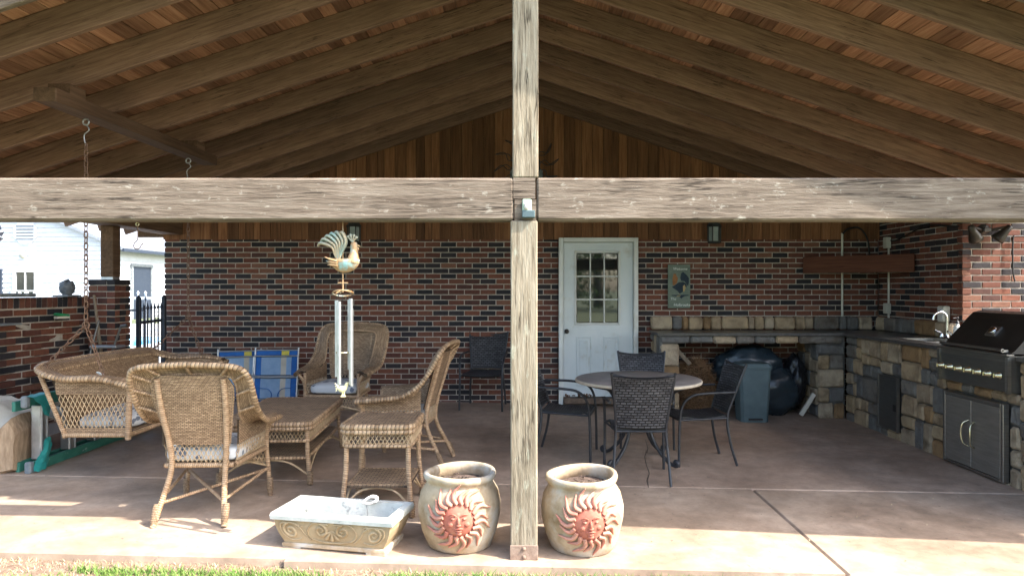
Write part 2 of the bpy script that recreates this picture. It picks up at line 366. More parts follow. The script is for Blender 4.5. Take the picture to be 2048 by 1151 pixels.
def stonem():
    m, nt, b = newmat('ledge_stone'); setp(b, .8, 0, .3); oi = nt.nodes.new('ShaderNodeObjectInfo')
    base = ramp(nt, oi.outputs['Random'], [(0, (.43, .32, .20)), (.16, (.36, .28, .19)), (.3, (.165, .16, .15)), (.46, (.45, .36, .25)), (.62, (.20, .18, .155)), (.72, (.32, .20, .10)), (.84, (.18, .175, .16)), (.92, (.40, .30, .18))], 'CONSTANT')
    v = coords(nt, 'Object'); n = noise(nt, v, 7, 6, .65, .4); col = mixc(nt, .7, base, ramp(nt, n, [(.28, (.45, .42, .42)), (.55, (1, 1, 1)), (.75, (1.25, 1.2, 1.1))]), 'MULTIPLY')
    n2 = noise(nt, v, 4, 5, .6); col = mixc(nt, ramp(nt, n2, [(.52, (0, 0, 0)), (.7, (.75, .75, .75))]), col, (.085, .055, .03)); nt.links.new(col, b.inputs['Base Color']); bump(nt, b, noise(nt, v, 14, 8, .72), 1., .03); return m
MT['stone'] = stonem()
MT['grout'] = noisy('dark_grout', (.09, .085, .075), (.16, .15, .135), 20, .95, .4, tint=0)
MT['terracotta'] = noisy('weathered_terracotta', (.20, .135, .07), (.50, .39, .26), 6, .8, .5, tint=.05, lo=.28, extra=((.46, .43, .37), 5, .47, .64))
MT['sunface'] = noisy('red_clay', (.36, .10, .065), (.48, .18, .12), 9, .75, .25, tint=.03, extra=((.55, .40, .30), 9, .60, .78))
MT['ray'] = noisy('faded_clay', (.42, .145, .10), (.54, .30, .21), 7, .75, .25, tint=.12)
MT['planter'] = noisy('sandstone_cast', (.27, .195, .105), (.42, .325, .20), 7, .85, .35, tint=0)
MT['plrim'] = noisy('lichen_cast', (.44, .46, .42), (.62, .63, .58), 9, .85, .35, tint=0, extra=((.22, .23, .22), 16, .60, .72))
MT['potsoil'] = noisy('potting_soil', (.05, .035, .028), (.20, .14, .11), 60, .95, 1., tint=0)
MT['tabletop'] = noisy('slate_tabletop', (.20, .175, .16), (.36, .31, .27), 4.5, .45, .1, tint=0)
MT['tablerim'] = noisy('stone_rim', (.46, .38, .28), (.56, .48, .38), 20, .7)
MT['blue'] = noisy('blue_fabric', (.02, .11, .36), (.03, .15, .46), 10, .8, .1)
MT['paleblue'] = noisy('pale_blue_fabric', (.24, .38, .57), (.32, .46, .64), 10, .8, .1)
MT['yellow'] = noisy('yellow_fabric', (.62, .52, .08), (.72, .62, .14), 10, .8, .1)
MT['tarp'] = noisy('canvas_tarp', (.50, .46, .37), (.64, .60, .51), 5, .85, .2)
MT['log'] = noisy('split_wood', (.30, .20, .12), (.52, .37, .24), 14, .9, .7, (2.5, 2.5, .5), dist=.02)
MT['darklog'] = noisy('old_log', (.09, .075, .06), (.25, .21, .17), 14, .9, .6)
MT['ladder'] = noisy('green_fibreglass', (.03, .16, .12), (.06, .24, .18), 10, .45, .1, extra=((.45, .5, .46), 14, .64, .72))
MT['tealwrap'] = noisy('teal_plastic_wrap', (.02, .26, .24), (.05, .36, .33), 8, .35, .5)
MT['greenplastic'] = noisy('green_plastic', (.01, .22, .08), (.02, .30, .11), 10, .4)
MT['slate'] = noisy('slate_stone', (.13, .15, .16), (.25, .27, .28), 12, .8, .5)
MT['greystone'] = noisy('carved_stone', (.08, .09, .10), (.17, .18, .19), 14, .85, .6)
MT['stick'] = wood('old_stick', (.12, .09, .065), (.22, .17, .12), (.3, .24, .18), 2)
MT['shelfwood'] = wood('shelf_wood', (.075, .028, .016), (.13, .05, .028), (.18, .075, .04), 0, tint=.05)
MT['housesiding'] = noisy('white_siding', (.53, .55, .58), (.60, .62, .65), 4, .6, .02, tint=0)
MT['houseroof'] = noisy('grey_shingle', (.20, .22, .25), (.28, .30, .34), 9, .9, .3, (1, 1, 1), 0)
MT['glass'] = noisy('window_glass', (.012, .016, .016), (.02, .025, .025), 3, .03, 0, spec=.5); MT['glass'].node_tree.nodes['Principled BSDF'].inputs['IOR'].default_value = 2.1
MT['shutter'] = noisy('dark_shutter', (.02, .03, .05), (.03, .04, .06), 9, .6)
MT['pool'] = noisy('pool_water', (.03, .32, .55), (.05, .42, .66), 3, .08, .15, tint=0)
MT['gate'] = noisy('gate_iron', (.012, .018, .03), (.02, .028, .045), 12, .4, .05)
MT['lanternglass'] = noisy('frosted_glass', (.22, .27, .25), (.32, .37, .34), 6, .25, .1)
MT['lantern'] = noisy('lantern_metal', (.025, .03, .03), (.05, .055, .05), 15, .55)
MT['signslate'] = noisy('sign_slate', (.13, .17, .135), (.20, .24, .195), 8, .8, .2, tint=0)
MT['signdark'] = noisy('paint_navy', (.012, .025, .045), (.025, .045, .06), 20, .7)
MT['signorange'] = noisy('paint_orange', (.22, .09, .03), (.34, .16, .06), 20, .7)
MT['signgold'] = noisy('paint_gold', (.34, .24, .10), (.42, .32, .16), 20, .7)
MT['signwhite'] = noisy('paint_white', (.66, .70, .66), (.72, .76, .72), 20, .7)
MT['copper'] = noisy('verdigris_copper', (.32, .18, .08), (.46, .31, .17), 12, .5, .3, metal=.25, tint=.05, extra=((.30, .50, .50), 9, .56, .68))
MT['patina'] = noisy('blue_patina', (.22, .32, .29), (.44, .28, .14), 12, .55, .3, metal=.2)
MT['bronze'] = noisy('lamp_bronze', (.03, .025, .02), (.06, .05, .04), 12, .4, metal=.3)
MT['cable'] = noisy('black_cable', (.012, .012, .012), (.02, .02, .02), 9, .5)
MT['insul'] = noisy('green_bracket', (.30, .40, .30), (.50, .58, .46), 20, .6)
MT['plate'] = noisy('rusted_plate', (.17, .115, .085), (.27, .20, .155), 22, .8, .4)
MT['yellowtoy'] = noisy('cream_enamel', (.68, .62, .32), (.76, .71, .44), 15, .5)
MT['ceramic'] = noisy('white_ceramic', (.70, .64, .58), (.78, .73, .68), 12, .4)
# ------------------------------------------------------------------ ground, slabs
gx = [-400, -60, -30, -6, 6, 30, 60, 400]; gy = [-400, -60, -20, 0, 2, 3.3, 3.62, 10, 40, 100, 400]
mb = MB(); mb.add([(x, y, -.05 + fz(max(-6, min(6, x)))) for y in gy for x in gx], [(j * 8 + i, j * 8 + i + 1, (j + 1) * 8 + i + 1, (j + 1) * 8 + i) for j in range(len(gy) - 1) for i in range(7)])
struct('lawn', mb, MT['ground'])
TILT = (0, math.atan(.0185), 0)
def slab(x0, x1, y0, y1, m, name='patio_slab', z0=-.12, z1=0):
    mb = MB(); mb.box(((x0 + x1) / 2, (y0 + y1) / 2, (z0 + z1) / 2), (x1 - x0, y1 - y0, z1 - z0), bev=.012); return struct(name, mb, m, TILT)
slab(-5.6, 8, 5.126, 8.95, MT['slab'], 'patio_floor')
mb = MB(); mb.prism([(-5.6, 3.70), (-1.29, 3.655), (-1.288, 3.625), (1.68, 3.595), (1.68, 5.118), (-5.6, 5.118)], .12, (0, 0, -.12), ((1, 0, 0), (0, 1, 0), (0, 0, 1))); struct('patio_slab', mb, MT['slab2'], TILT); slab(1.694, 8, 3.58, 5.118, MT['slab2'])
mb = MB(); mb.box((1.2, 6.2, -.075), (13.4, 5.1, .04)); struct('slab_bed', mb, MT['soil'], TILT)
mb = MB()   # crack in the floor slab
pts = [U(px, py, F * 1.487 / (py - CY)) for px, py in ((1291, 878), (1296, 896), (1289, 912), (1293, 930), (1299, 946), (1294, 960), (1297, 974))]
pts = [Vector((p.x, p.y, fz(p.x) + .0015)) for p in pts]
for a, b in zip(pts, pts[1:]):
    d = Vector((.003, 0, 0)); mb.add([a - d, a + d, b + d, b - d], [(0, 1, 2, 3)])
o = mb.build('floor_crack', MT['bronze']); o['kind'] = 'structure'
mb = MB(); mb.box((0, 3.56, -.049), (12, .26, .02)); struct('bare_soil_strip', mb, MT['soil'], TILT)
# grass (nobody could count it)
def blades(name, n, y0, y1, h0, h1, m, dens=None):
    mb = MB(); vs_ = []; fs = []
    for i in range(n):
        x = random.uniform(-6, 6); y = y1 - (y1 - y0) * random.random() ** 1.6
        if dens and mnoise.noise(Vector((x * 1.7, y * 5, 3))) < dens + (y - y1) * .4: continue
        z = fz(x) - .055; h = random.uniform(h0, h1); a = random.uniform(0, 6.28); wd = random.uniform(.0018, .0035); l = random.uniform(-.7, .7) * h; l2 = random.uniform(-.5, .5) * h
        dx, dy = math.cos(a) * wd, math.sin(a) * wd; k = len(vs_)
        vs_ += [(x - dx, y - dy, z), (x + dx, y + dy, z), (x + dx * .8 + l * .35, y + dy * .8 + l2 * .35, z + h * .6), (x - dx * .8 + l * .35, y - dy * .8 + l2 * .35, z + h * .6), (x + l, y + l2, z + h)]
        fs += [(k, k + 1, k + 2, k + 3), (k + 3, k + 2, k + 4)]
    mb.add(vs_, fs); o = mb.build(name, m); o['kind'] = 'stuff'; return o
tag(blades('grass', 70000, 2.3, 3.55, .025, .07, MT['grass'], -.15), 'sunlit green lawn grass in front of the patio slab', 'grass')
tag(blades('dry_grass', 12000, 3.36, 3.67, .012, .045, MT['drygrass']), 'straw coloured dry grass along the slab edge', 'grass')
mb = MB(); mb.box((-13, 16, .07), (17, 22, .04)); o = struct('pool_deck', mb, MT['deck'])
mb = MB(); mb.box((-12, 17, .093), (5, 5, .01)); o = struct('pool_water', mb, MT['pool'])

# ------------------------------------------------------------------ brick walls
BL, BH, BP, BC = .1915, .0558, .203, .0677
def brick_mesh(l=BL, d=.09, h=BH):
    mb = MB(); mb.box((0, 0, 0), (l, d, h), bev=.004, jit=.0015); me = bpy.data.meshes.new('brick'); me.from_pydata([tuple(p) for p in mb.v], [], mb.f); me.materials.append(MT['brick']); return me
BV = [brick_mesh() for _ in range(5)]; HV = [brick_mesh(.092) for _ in range(3)]
def brick_wall(name, label, A, B, z0, z1, holes=(), limit=300, group=None, proud=None, end_a=0, end_b=0, thick=.09, top=None):
    """face runs from A to B (2-D); the outside is to the right of A->B"""
    A = Vector((*A, 0)); B = Vector((*B, 0)); d = (B - A); L = d.length; d.normalize(); nrm = Vector((d.y, -d.x, 0)); rz = math.atan2(d.y, d.x)
    root = thing(name, label, 'wall', (A.x, A.y, 0), 0, group); off = Vector((A.x, A.y, 0))
    c = A + d * L / 2 - nrm * (thick / 2 + .008); rm = rotz(rz); mb = MB()
    segs = [(0, L, z0, z1)]
    for (a0, a1, h0, h1) in holes:
        segs = [(0, a0, z0, z1), (a1, L, z0, z1), (a0, a1, h1, z1)]
    for (s0, s1, q0, q1) in segs:
        if s1 - s0 > .01: mb.box(A + d * (s0 + s1) / 2 - nrm * (thick / 2 + .008) + Vector((0, 0, (q0 + q1) / 2)), (s1 - s0 - .03, thick, q1 - q0), rm)
    mb.build('mortar', MT['mortar'], root, off)
    rows = int((z1 - z0) / BC); spots = []
    for r in range(rows):
        z = z0 + (r + .5) * BC; s = -BP * (.5 if r % 2 else 0) + end_a
        while s < L + .1:
            a, b = s + .0058, s + BP - .0058; s += BP
            a = max(a, .0); b = min(b, L - .002)
            if b - a < .014: continue
            pieces = [(a, b)]
            for (h0, h1, g0, g1) in holes:
                if g0 < z < g1:
                    np_ = []
                    for (a2, b2) in pieces:
                        if b2 <= h0 or a2 >= h1: np_.append((a2, b2)); continue
                        if h0 - a2 > .03: np_.append((a2, h0))
                        if b2 - h1 > .03: np_.append((h1, b2))
                    pieces = np_
            for (a2, b2) in pieces: spots.append(((a2 + b2) / 2, z, b2 - a2, r))
    spots.sort(key=lambda q: ((A + d * q[0]) - Vector((0, 0, 0))).length + abs(q[1] - 1.47) * .6)
    rest = MB()
    for i, (s, z, l, r) in enumerate(spots):
        pr = proud(s, z, r) if proud else random.uniform(-.002, .002)
        p = A + d * s - nrm * (.045 - pr) + Vector((0, 0, z))
        if i < limit:
            full = abs(l - (BP - .0116)) < .02
            if full: o = inst('brick', random.choice(BV), p - off, root, (random.uniform(-.006, .006), 0, rz + random.uniform(-.006, .006) + (math.pi if random.random() < .5 else 0)))
            else:
                o = inst('brick', random.choice(HV), p - off, root, (0, 0, rz)); o.scale = (l / .092, 1, 1)
        else: rest.box(p, (l, .09, BH), rm, .004, .0015)
    if rest.v: o = rest.build('brick', MT['brick'], root, off); o['kind'] = 'stuff'
    return root
YW = 8.77
brick_wall('brick_wall', 'long red and black brick house wall around the white door', (-4.656, YW), (4.52, YW), -.0965, 2.14, [(.411 + 4.656, 1.426 + 4.656, -.2, 2.12)])
brick_wall('brick_wall', 'shaded brick side wall behind the sink and corner shelf', (4.52, YW), (4.52, 7.08), -.09, 2.36)
brick_wall('brick_wall', 'sunlit brick wall behind the grill under the floodlights', (4.52, 7.08), (8.2, 7.08), -.15, 2.36)
mb = MB(); mb.box((0, 8.93, 1.0), (9.26, .1, 2.3)); mb.box((6.43, 8.09, 1.08), (3.5, 1.78, 2.5)); o = mb.build('brick_backing', MT['mortar']); o['kind'] = 'structure'  # unseen solid mass added behind the walls to block light leaking at corners

# low garden wall with staggered bricks, pillar
def stagger(s, z, r): return (.028 if (int(s / BP + (.5 if r % 2 else 0)) % 2 == 0) else -.006) + random.uniform(-.002, .004) if r < 17 else 0
GA, GB = Vector((-4.86, 7.62, 0)), Vector((-5.12, 5.2, 0))
wl = brick_wall('garden_wall', 'low brick garden wall with staggered projecting bricks beside the swing', (GB.x, GB.y), (GA.x, GA.y), -.02, 1.27, proud=stagger, thick=.16)
gd = (GA - GB).normalized(); gn = Vector((gd.y, -gd.x, 0)); ga = math.atan2(gd.y, gd.x); s = 0
RM = brick_mesh(.058, .19, .105); mbm = MB(); q0 = (GA + GB) / 2 - gn * .09; mbm.box((q0.x, q0.y, 1.32), ((GA - GB).length - .02, .17, .105), rotz(ga)); mbm.build('mortar', MT['mortar'], wl, GB)
while s < (GA - GB).length:     # rowlock course on top
    p = GB + gd * (s + .03) - gn * .09; inst('brick', RM, (p.x - GB.x, p.y - GB.y, 1.33), wl, (0, 0, ga)); s += .0677
pil = thing('brick_pillar', 'square brick pillar at the end of the garden wall, carrying a timber post', 'pillar', (-4.61, 7.55, 0))
mb = MB(); mb.box((-4.61, 7.55, .75), (.27, .27, 1.60)); mb.build('mortar', MT['mortar'], pil, (-4.61, 7.55, 0))
for r in range(24):
    z = -.05 + (r + .5) * BC
    for k in range(4):
        a = k * math.pi / 2; q = rotz(a) @ Vector((-.05 if r % 2 else .05, -.1, 0)); inst('brick', random.choice(BV), (q.x, q.y, z), pil, (0, 0, a))
        if True:
            q = rotz(a) @ Vector((.105 if r % 2 else -.105, -.1, 0)); h = inst('brick', random.choice(HV), (q.x, q.y, z), pil, (0, 0, a)); h.scale = (.9, .98, 1)

# ------------------------------------------------------------------ board siding of the gable
gs = thing('gable_siding', 'brown vertical board siding above the brick wall', 'siding', (0, YW, 2.12))
mb = MB(); mb.prism([(-5, 2.13), (5, 2.13), (5, 2.4), (0, 4.1), (-5, 2.4)], .05, (0, YW + .0, 0)); mb.build('backing', MT['sidebeam'], gs, (0, YW, 2.12))
x = -4.66
while x < 4.6:
    wd = random.choice((.085, .11, .13, .14)); a, b = x + .003, x + wd - .003; f = lambda q: 4.02 - .33 * abs(q)
    mb = MB(); y0 = YW - .02 - random.uniform(0, .004); mid = (a + b) / 2
    poly = [(a - mid, 2.10), (b - mid, 2.10), (b - mid, f(b)), (a - mid, f(a))]
    mb.prism(poly, .018, (0, 0, 0)); o = mb.build('board', MT['siding'], gs, (0, 0, 2.12)); o.location = (mid, y0 - YW, 0); x += wd

# ------------------------------------------------------------------ porch roof
ALPHA = math.atan(.33); RH = 3.85; LR = 5.12 / math.cos(ALPHA)
roof = thing('porch_roof', 'open gabled porch roof of dark rafters and reddish ceiling boards', 'roof', (0, 3.42, RH)); RO = Vector((0, 3.42, RH))
RY = [3.58, 4.015, 4.61, 5.2, 5.796, 6.39, 6.974, 7.566, 8.173, 8.70]
for sg in (1, -1):
    for i, y in enumerate(RY):
        mb = MB(); mb.box((sg * (LR / 2 + .03), .02, .092), (LR - .06, .04, .184), bev=.004)
        o = mb.build('rafter', MT['beam'] if i == 0 else MT['rafter'], roof); o.location = Vector((0, y, RH)) - RO; o.rotation_euler = (0, sg * ALPHA, 0)
    mb = MB(); mb.box((0, 2.66, 0), (.1085, 5.40, .018), bev=.003); me = mb.build('ceiling_board', MT['ceil'], roof); src = me.data; bpy.data.objects.remove(me)
    n = int(LR / .1115)
    for k in range(n):
        q = roty(sg * ALPHA) @ Vector((sg * (.06 + k * .1115), 0, .195 + random.uniform(-.001, .002)))
        inst('ceiling_board', src, q, roof, (0, sg * ALPHA, 0))
    mb = MB(); mb.box((sg * LR / 2, 2.66, .222), (LR + .04, 5.46, .03)); o = mb.build('roof_deck', MT['roofing'], roof); o.rotation_euler = (0, sg * ALPHA, 0)
mb = MB(); mb.box((0, 6.07, RH + .10), (.05, 5.3, .26)); mb.build('ridge_board', MT['rafter'], roof, RO)
mb = MB(); mb.box((-3.137, 5.6, 2.735), (.15, 2.32, .09), bev=.005); mb.build('swing_beam', MT['sidebeam'], roof, RO)
mb = MB(); mb.box((-3.137, 4.66, 2.81), (.15, .16, .07)); mb.box((-3.137, 6.42, 2.81), (.15, .16, .07)); mb.build('beam_block', MT['sidebeam'], roof, RO)

fr = thing('timber_porch', 'weathered grey timber frame of posts and crossbeam carrying the porch roof', 'timber frame', (-.014, 3.78, 0)); FO = Vector((-.014, 3.78, 0))
def fbox(name, x0, x1, y0, y1, z0, z1, m, bev=.006, par=None):
    mb = MB(); mb.box(((x0 + x1) / 2, (y0 + y1) / 2, (z0 + z1) / 2), (x1 - x0, y1 - y0, z1 - z0), bev=bev); return mb.build(name, m, par or fr, FO)
fbox('post', -.087, .06, 3.71, 3.85, .0, 1.840, MT['post'])
fbox('king_post', -.076, .065, 3.712, 3.85, 2.075, 3.80, MT['post'])
mb = MB(); mb.box((-2.645, 3.78, 1.9575), (5.15, .14, .231), bev=.011); mb.box((-.012, 3.781, 2.016), (.12, .138, .114)); mb.build('beam', MT['beam'], fr, FO)
mb = MB(); mb.box((2.63, 3.78, 1.9575), (5.15, .14, .231), bev=.011); mb.box((-.006, 3.781, 1.8985), (.118, .138, .112)); mb.build('beam', MT['beam'], fr, FO)
fbox('side_beam', -4.66, -4.40, 3.86, 8.74, 2.16, 2.36, MT['sidebeam']); fbox('side_beam', 4.56, 4.80, 3.86, 7.0, 2.16, 2.36, MT['sidebeam'])
fbox('post', -4.665, -4.525, 7.47, 7.61, 1.60, 2.16, MT['sidebeam']); fbox('post_base', -4.66, -4.53, 7.475, 7.605, 1.565, 1.60, MT['alu'], .002)
fbox('post', -4.62, -4.48, 3.71, 3.85, fz(-4.5), 1.84, MT['post'])
mb = MB(); mb.box((-.0135, 3.705, .04), (.152, .012, .078), bev=.002)
for z in (.018, .062): mb.ell((-.0135, 3.697, z), (.011, .009, .011), n=8, m=6)
mb.build('base_plate', MT['plate'], fr, FO)
mb = MB(); p = U(1057, 428, 3.70); mb.box(p, (.07, .03, .04), bev=.004); mb.build('bracket', MT['bin'], fr, FO)
mb = MB(); p = U(1054, 411, 3.70); mb.box(p, (.052, .016, .07), bev=.006); mb.build('bracket', MT['insul'], fr, FO)
mb = MB(); mb.ell(U(1053, 412, 3.688), (.014, .014, .02), n=10, m=6); mb.build('insulator', MT['ceramic'], fr, FO)
for px in (1046, 1052, 1060): pass

# ------------------------------------------------------------------ back door
dr = thing('house_door', 'white panelled house door with nine small panes, rusty at the bottom', 'door', (.92, YW, 0)); DO = Vector((.92, YW, 0))
mb = MB()
for (x0, x1, z0, z1) in ((.411, .47, -.02, 2.12), (1.367, 1.426, -.02, 2.12), (.47, 1.367, 2.065, 2.12)): mb.box(((x0 + x1) / 2, YW - .02, (z0 + z1) / 2), (x1 - x0 - .002, .12, z1 - z0), bev=.006)
mb.build('frame', MT['white'], dr, DO)
X0, X1, ZB, ZT = .474, 1.363, .09, 2.06; wx0, wx1, wz0, wz1 = .61, 1.205, 1.005, 1.955
mb = MB()
for (x0, x1, z0, z1) in ((X0, wx0, ZB, ZT), (wx1, X1, ZB, ZT), (wx0, wx1, ZB, wz0), (wx0, wx1, wz1, ZT)): mb.box(((x0 + x1) / 2, YW + .0, (z0 + z1) / 2), (x1 - x0, .045, z1 - z0))
sl_ = mb.build('door_leaf', MT['doorpaint'], dr, DO)
mb = MB()
for (x0, x1, z0, z1) in ((wx0, wx0 + .03, wz0, wz1), (wx1 - .03, wx1, wz0, wz1), (wx0 + .03, wx1 - .03, wz0, wz0 + .03), (wx0 + .03, wx1 - .03, wz1 - .03, wz1)): mb.box(((x0 + x1) / 2, YW - .018, (z0 + z1) / 2), (x1 - x0, .03, z1 - z0), bev=.006)
for k in (1, 2):
    xx = wx0 + .03 + (wx1 - wx0 - .06) * k / 3; mb.box((xx, YW - .014, (wz0 + wz1) / 2), (.016, .02, wz1 - wz0 - .06)); zz = wz0 + .03 + (wz1 - wz0 - .06) * k / 3; mb.box(((wx0 + wx1) / 2, YW - .015, zz), (wx1 - wx0 - .06, .02, .016))
mb.build('window_frame', MT['white'], sl_, DO)
for i in range(3):
    for j in range(3):
        mb = MB(); wp, hp = (wx1 - wx0 - .06) / 3, (wz1 - wz0 - .06) / 3; mb.box((wx0 + .03 + wp * (i + .5), YW + .004, wz0 + .03 + hp * (j + .5)), (wp - .018, .008, hp - .018)); mb.build('pane', MT['glass'], sl_, DO)
for (a, b) in ((.635, .835), (.985, 1.185)):
    mb = MB(); z0, z1 = .22, .86
    for (x0, x1, q0, q1) in ((a, a + .02, z0, z1), (b - .02, b, z0, z1), (a + .02, b - .02, z0, z0 + .02), (a + .02, b - .02, z1 - .02, z1)): mb.box(((x0 + x1) / 2, YW - .025, (q0 + q1) / 2), (x1 - x0, .012, q1 - q0), bev=.004)
    mb.box(((a + b) / 2, YW - .024, (z0 + z1) / 2), (b - a - .09, .01, z1 - z0 - .09), bev=.004); mb.build('panel', MT['doorpaint'], sl_, DO)
mb = MB(); mb.lathe([(0, -.07), (.018, -.068), (.028, -.055), (.028, -.045), (.012, -.035), (.012, -.012), (.03, -.01), (.03, 0)], (.515, YW - .022, .925), 14, rotx(R(-90))); mb.build('knob', MT['bronze'], sl_, DO)
mb = MB(); mb.box((.92, YW - .06, .045), (.89, .14, .07), bev=.008); mb.build('threshold', MT['threshold'], dr, DO)
mb = MB()
for k in range(26):
    x = random.uniform(.5, .86); z = .095 + abs(random.gauss(0, .012)); mb.box((x, YW - .0235, z), (random.uniform(.008, .035), .002, random.uniform(.006, .03)), roty(random.uniform(-.5, .5)))
mb.build('rust_patch', MT['rust'], sl_, DO)
# ------------------------------------------------------------------ stone counter
CXF, CYF, CT = 3.78, 8.09, .945
ct = thing('stone_counter', 'stone faced counter with dark top, turning the corner to the grill', 'counter', (3.4, 8.4, -.06)); CO = Vector((3.4, 8.4, -.06))
random.seed(21)
def stones(o, u, v, n, rects, d=.05, lo=.14, hi=.42):
    o, u, v, n = [Vector(a) for a in (o, u, v, n)]; rm = Matrix((u, -n, v)).transposed()
    def split(x0, x1, y0, y1):
        wd, ht = x1 - x0, y1 - y0
        lim = random.uniform(lo * 1.6, hi)
        if wd > max(lim, .2) or ht > max(lim * .8, .18):
            if wd * random.uniform(.7, 1.3) > ht * 1.15: c = x0 + wd * random.uniform(.32, .68); split(x0, c, y0, y1); split(c, x1, y0, y1)
            else: c = y0 + ht * random.uniform(.32, .68); split(x0, x1, y0, c); split(x0, x1, c, y1)
            return
        mb = MB(); pr = random.uniform(-.003, .004); mb.box((0, 0, 0), (max(wd - .010, .03), d, max(ht - .010, .03)), rm, min(.018, wd * .2, ht * .2), .006)
        s_ = mb.build('stone', MT['stone'], ct); s_.location = o + u * (x0 + x1) / 2 + v * (y0 + y1) / 2 + n * (pr - d / 2) - CO
    for r in rects: split(*r)
# back leg: facing, piers and lintel
def pier(x0, x1, y0, y1, z0, z1):
    mb = MB(); mb.box(((x0 + x1) / 2, (y0 + y1) / 2, (z0 + z1) / 2), (x1 - x0, y1 - y0, z1 - z0)); mb.build('core', MT['grout'], ct, CO)
pier(1.63, 1.79, 8.14, 8.74, -.08, .912); pier(3.50, 3.79, 8.13, 8.74, -.1, .912); pier(1.79, 3.50, 8.14, 8.30, .83, .912)
stones((0, CYF, 0), (1, 0, 0), (0, 0, 1), (0, -1, 0), [(1.58, 1.815, -.05, .815), (3.46, 3.775, -.08, .815)])
x = 1.58
for wd in (.36, .28, .27, .22, .25, .27, .53):
    stones((0, CYF, 0), (1, 0, 0), (0, 0, 1), (0, -1, 0), [(x, min(x + wd, 3.77), .818, .912)], lo=.5, hi=.9); x += wd
stones((1.58, 0, 0), (0, -1, 0), (0, 0, 1), (-1, 0, 0), [(-8.72, -8.10, -.04, .912)])
stones((3.46, 0, 0), (0, -1, 0), (0, 0, 1), (-1, 0, 0), [(-8.72, -8.14, -.06, .82)])
stones((1.82, 0, 0), (0, 1, 0), (0, 0, 1), (1, 0, 0), [(8.14, 8.72, -.06, .82)])
# right leg facing (plane X = CXF, seen from -X); u = -Y
Q = lambda y0, y1, z0, z1: (-y1, -y0, z0, z1)
stones((CXF, 0, 0), (0, -1, 0), (0, 0, 1), (-1, 0, 0), [Q(7.31, 8.085, -.09, .912), Q(6.90, 7.31, .572, .912), Q(6.90, 7.31, -.09, .01), Q(6.165, 6.90, -.09, .912), Q(5.24, 6.165, .568, .655), Q(5.35, 6.165, -.1, -.055), Q(4.15, 5.24, -.1, .912), Q(5.24, 5.35, -.1, .568)])
pier(3.83, 4.46, 6.17, 8.1, -.1, .86); pier(3.83, 4.46, 4.15, 5.24, -.1, .912); pier(3.83, 4.46, 5.24, 6.17, -.1, .655)
stones((0, 4.14, 0), (1, 0, 0), (0, 0, 1), (0, -1, 0), [(3.78, 4.47, -.1, .912)])
stones((4.47, 0, 0), (0, 1, 0), (0, 0, 1), (1, 0, 0), [(4.15, 7.06, -.1, .90)])
# dark top, with an opening for the sink
mb = MB(); SX0, SX1, SY0, SY1 = 3.93, 4.32, 6.72, 7.22
for (x0, x1, y0, y1) in ((1.56, 4.51, 8.07, 8.68), (3.757, SX0, 6.16, 8.07), (SX1, 4.50, 6.16, 8.07), (SX0, SX1, SY1, 8.07), (SX0, SX1, 6.16, SY0), (3.757, 4.50, 4.12, 5.24)): mb.box(((x0 + x1) / 2, (y0 + y1) / 2, .93), (x1 - x0 - .0005, y1 - y0 - .0005, .032))
mb.build('countertop', MT['countertop'], ct, CO)
# splash back stones
stones((0, 8.67, 0), (1, 0, 0), (0, 0, 1), (0, -1, 0), [(1.58 + a, 1.58 + b, .948, 1.117) for a, b in ((0, .28), (.28, .40), (.40, .48), (.48, .67), (.67, .77), (.77, .90), (.90, 1.25), (1.25, 1.32), (1.32, 1.45), (1.45, 1.58), (1.58, 1.84), (1.84, 1.97), (1.97, 2.08), (2.08, 2.4), (2.4, 2.5), (2.5, 2.65), (2.65, 2.83))], .09, .5, .9)
stones((4.42, 0, 0), (0, -1, 0), (0, 0, 1), (-1, 0, 0), [Q(8.45, 8.66, .948, 1.117), Q(8.2, 8.45, .948, 1.117), Q(8.05, 8.2, .948, 1.117), Q(7.8, 8.05, .948, 1.117), Q(7.65, 7.8, .948, 1.117), Q(7.4, 7.65, .948, 1.117), Q(7.12, 7.4, .948, 1.117)], .09, .5, .9)
random.seed(5)
# built-in doors
ad = thing('access_door', 'small dark metal access door set in the stone counter', 'cabinet door', (3.77, 7.1, 0)); AO = Vector((3.77, 7.1, 0))
mb = MB(); mb.box((3.772, 7.105, .29), (.03, .38, .55), bev=.004); a_ = mb.build('door_panel', MT['darksteel'], ad, AO)
mb = MB(); mb.box((3.755, 6.965, .25), (.008, .06, .07), bev=.002); mb.build('latch', MT['hood'], ad, AO)
mb = MB()
for (y0, y1, z0, z1) in ((6.912, 6.93, .01, .57), (7.28, 7.298, .01, .57)): mb.box((3.765, (y0 + y1) / 2, (z0 + z1) / 2), (.03, y1 - y0, z1 - z0))
mb.build('trim', MT['steel'], ad, AO)
sd_ = thing('steel_cabinet', 'pair of stainless steel doors with bow handles below the grill', 'cabinet', (3.77, 5.75, -.05)); SO = Vector((3.77, 5.75, -.05))
mb = MB()
for (y0, y1, z0, z1) in ((5.352, 5.385, -.055, .565), (6.095, 6.125, -.055, .565), (5.385, 6.095, .535, .565), (5.385, 6.095, -.055, -.035)): mb.box((3.762, (y0 + y1) / 2, (z0 + z1) / 2), (.05, y1 - y0, z1 - z0), bev=.003)
mb.build('frame', MT['steel'], sd_, SO)
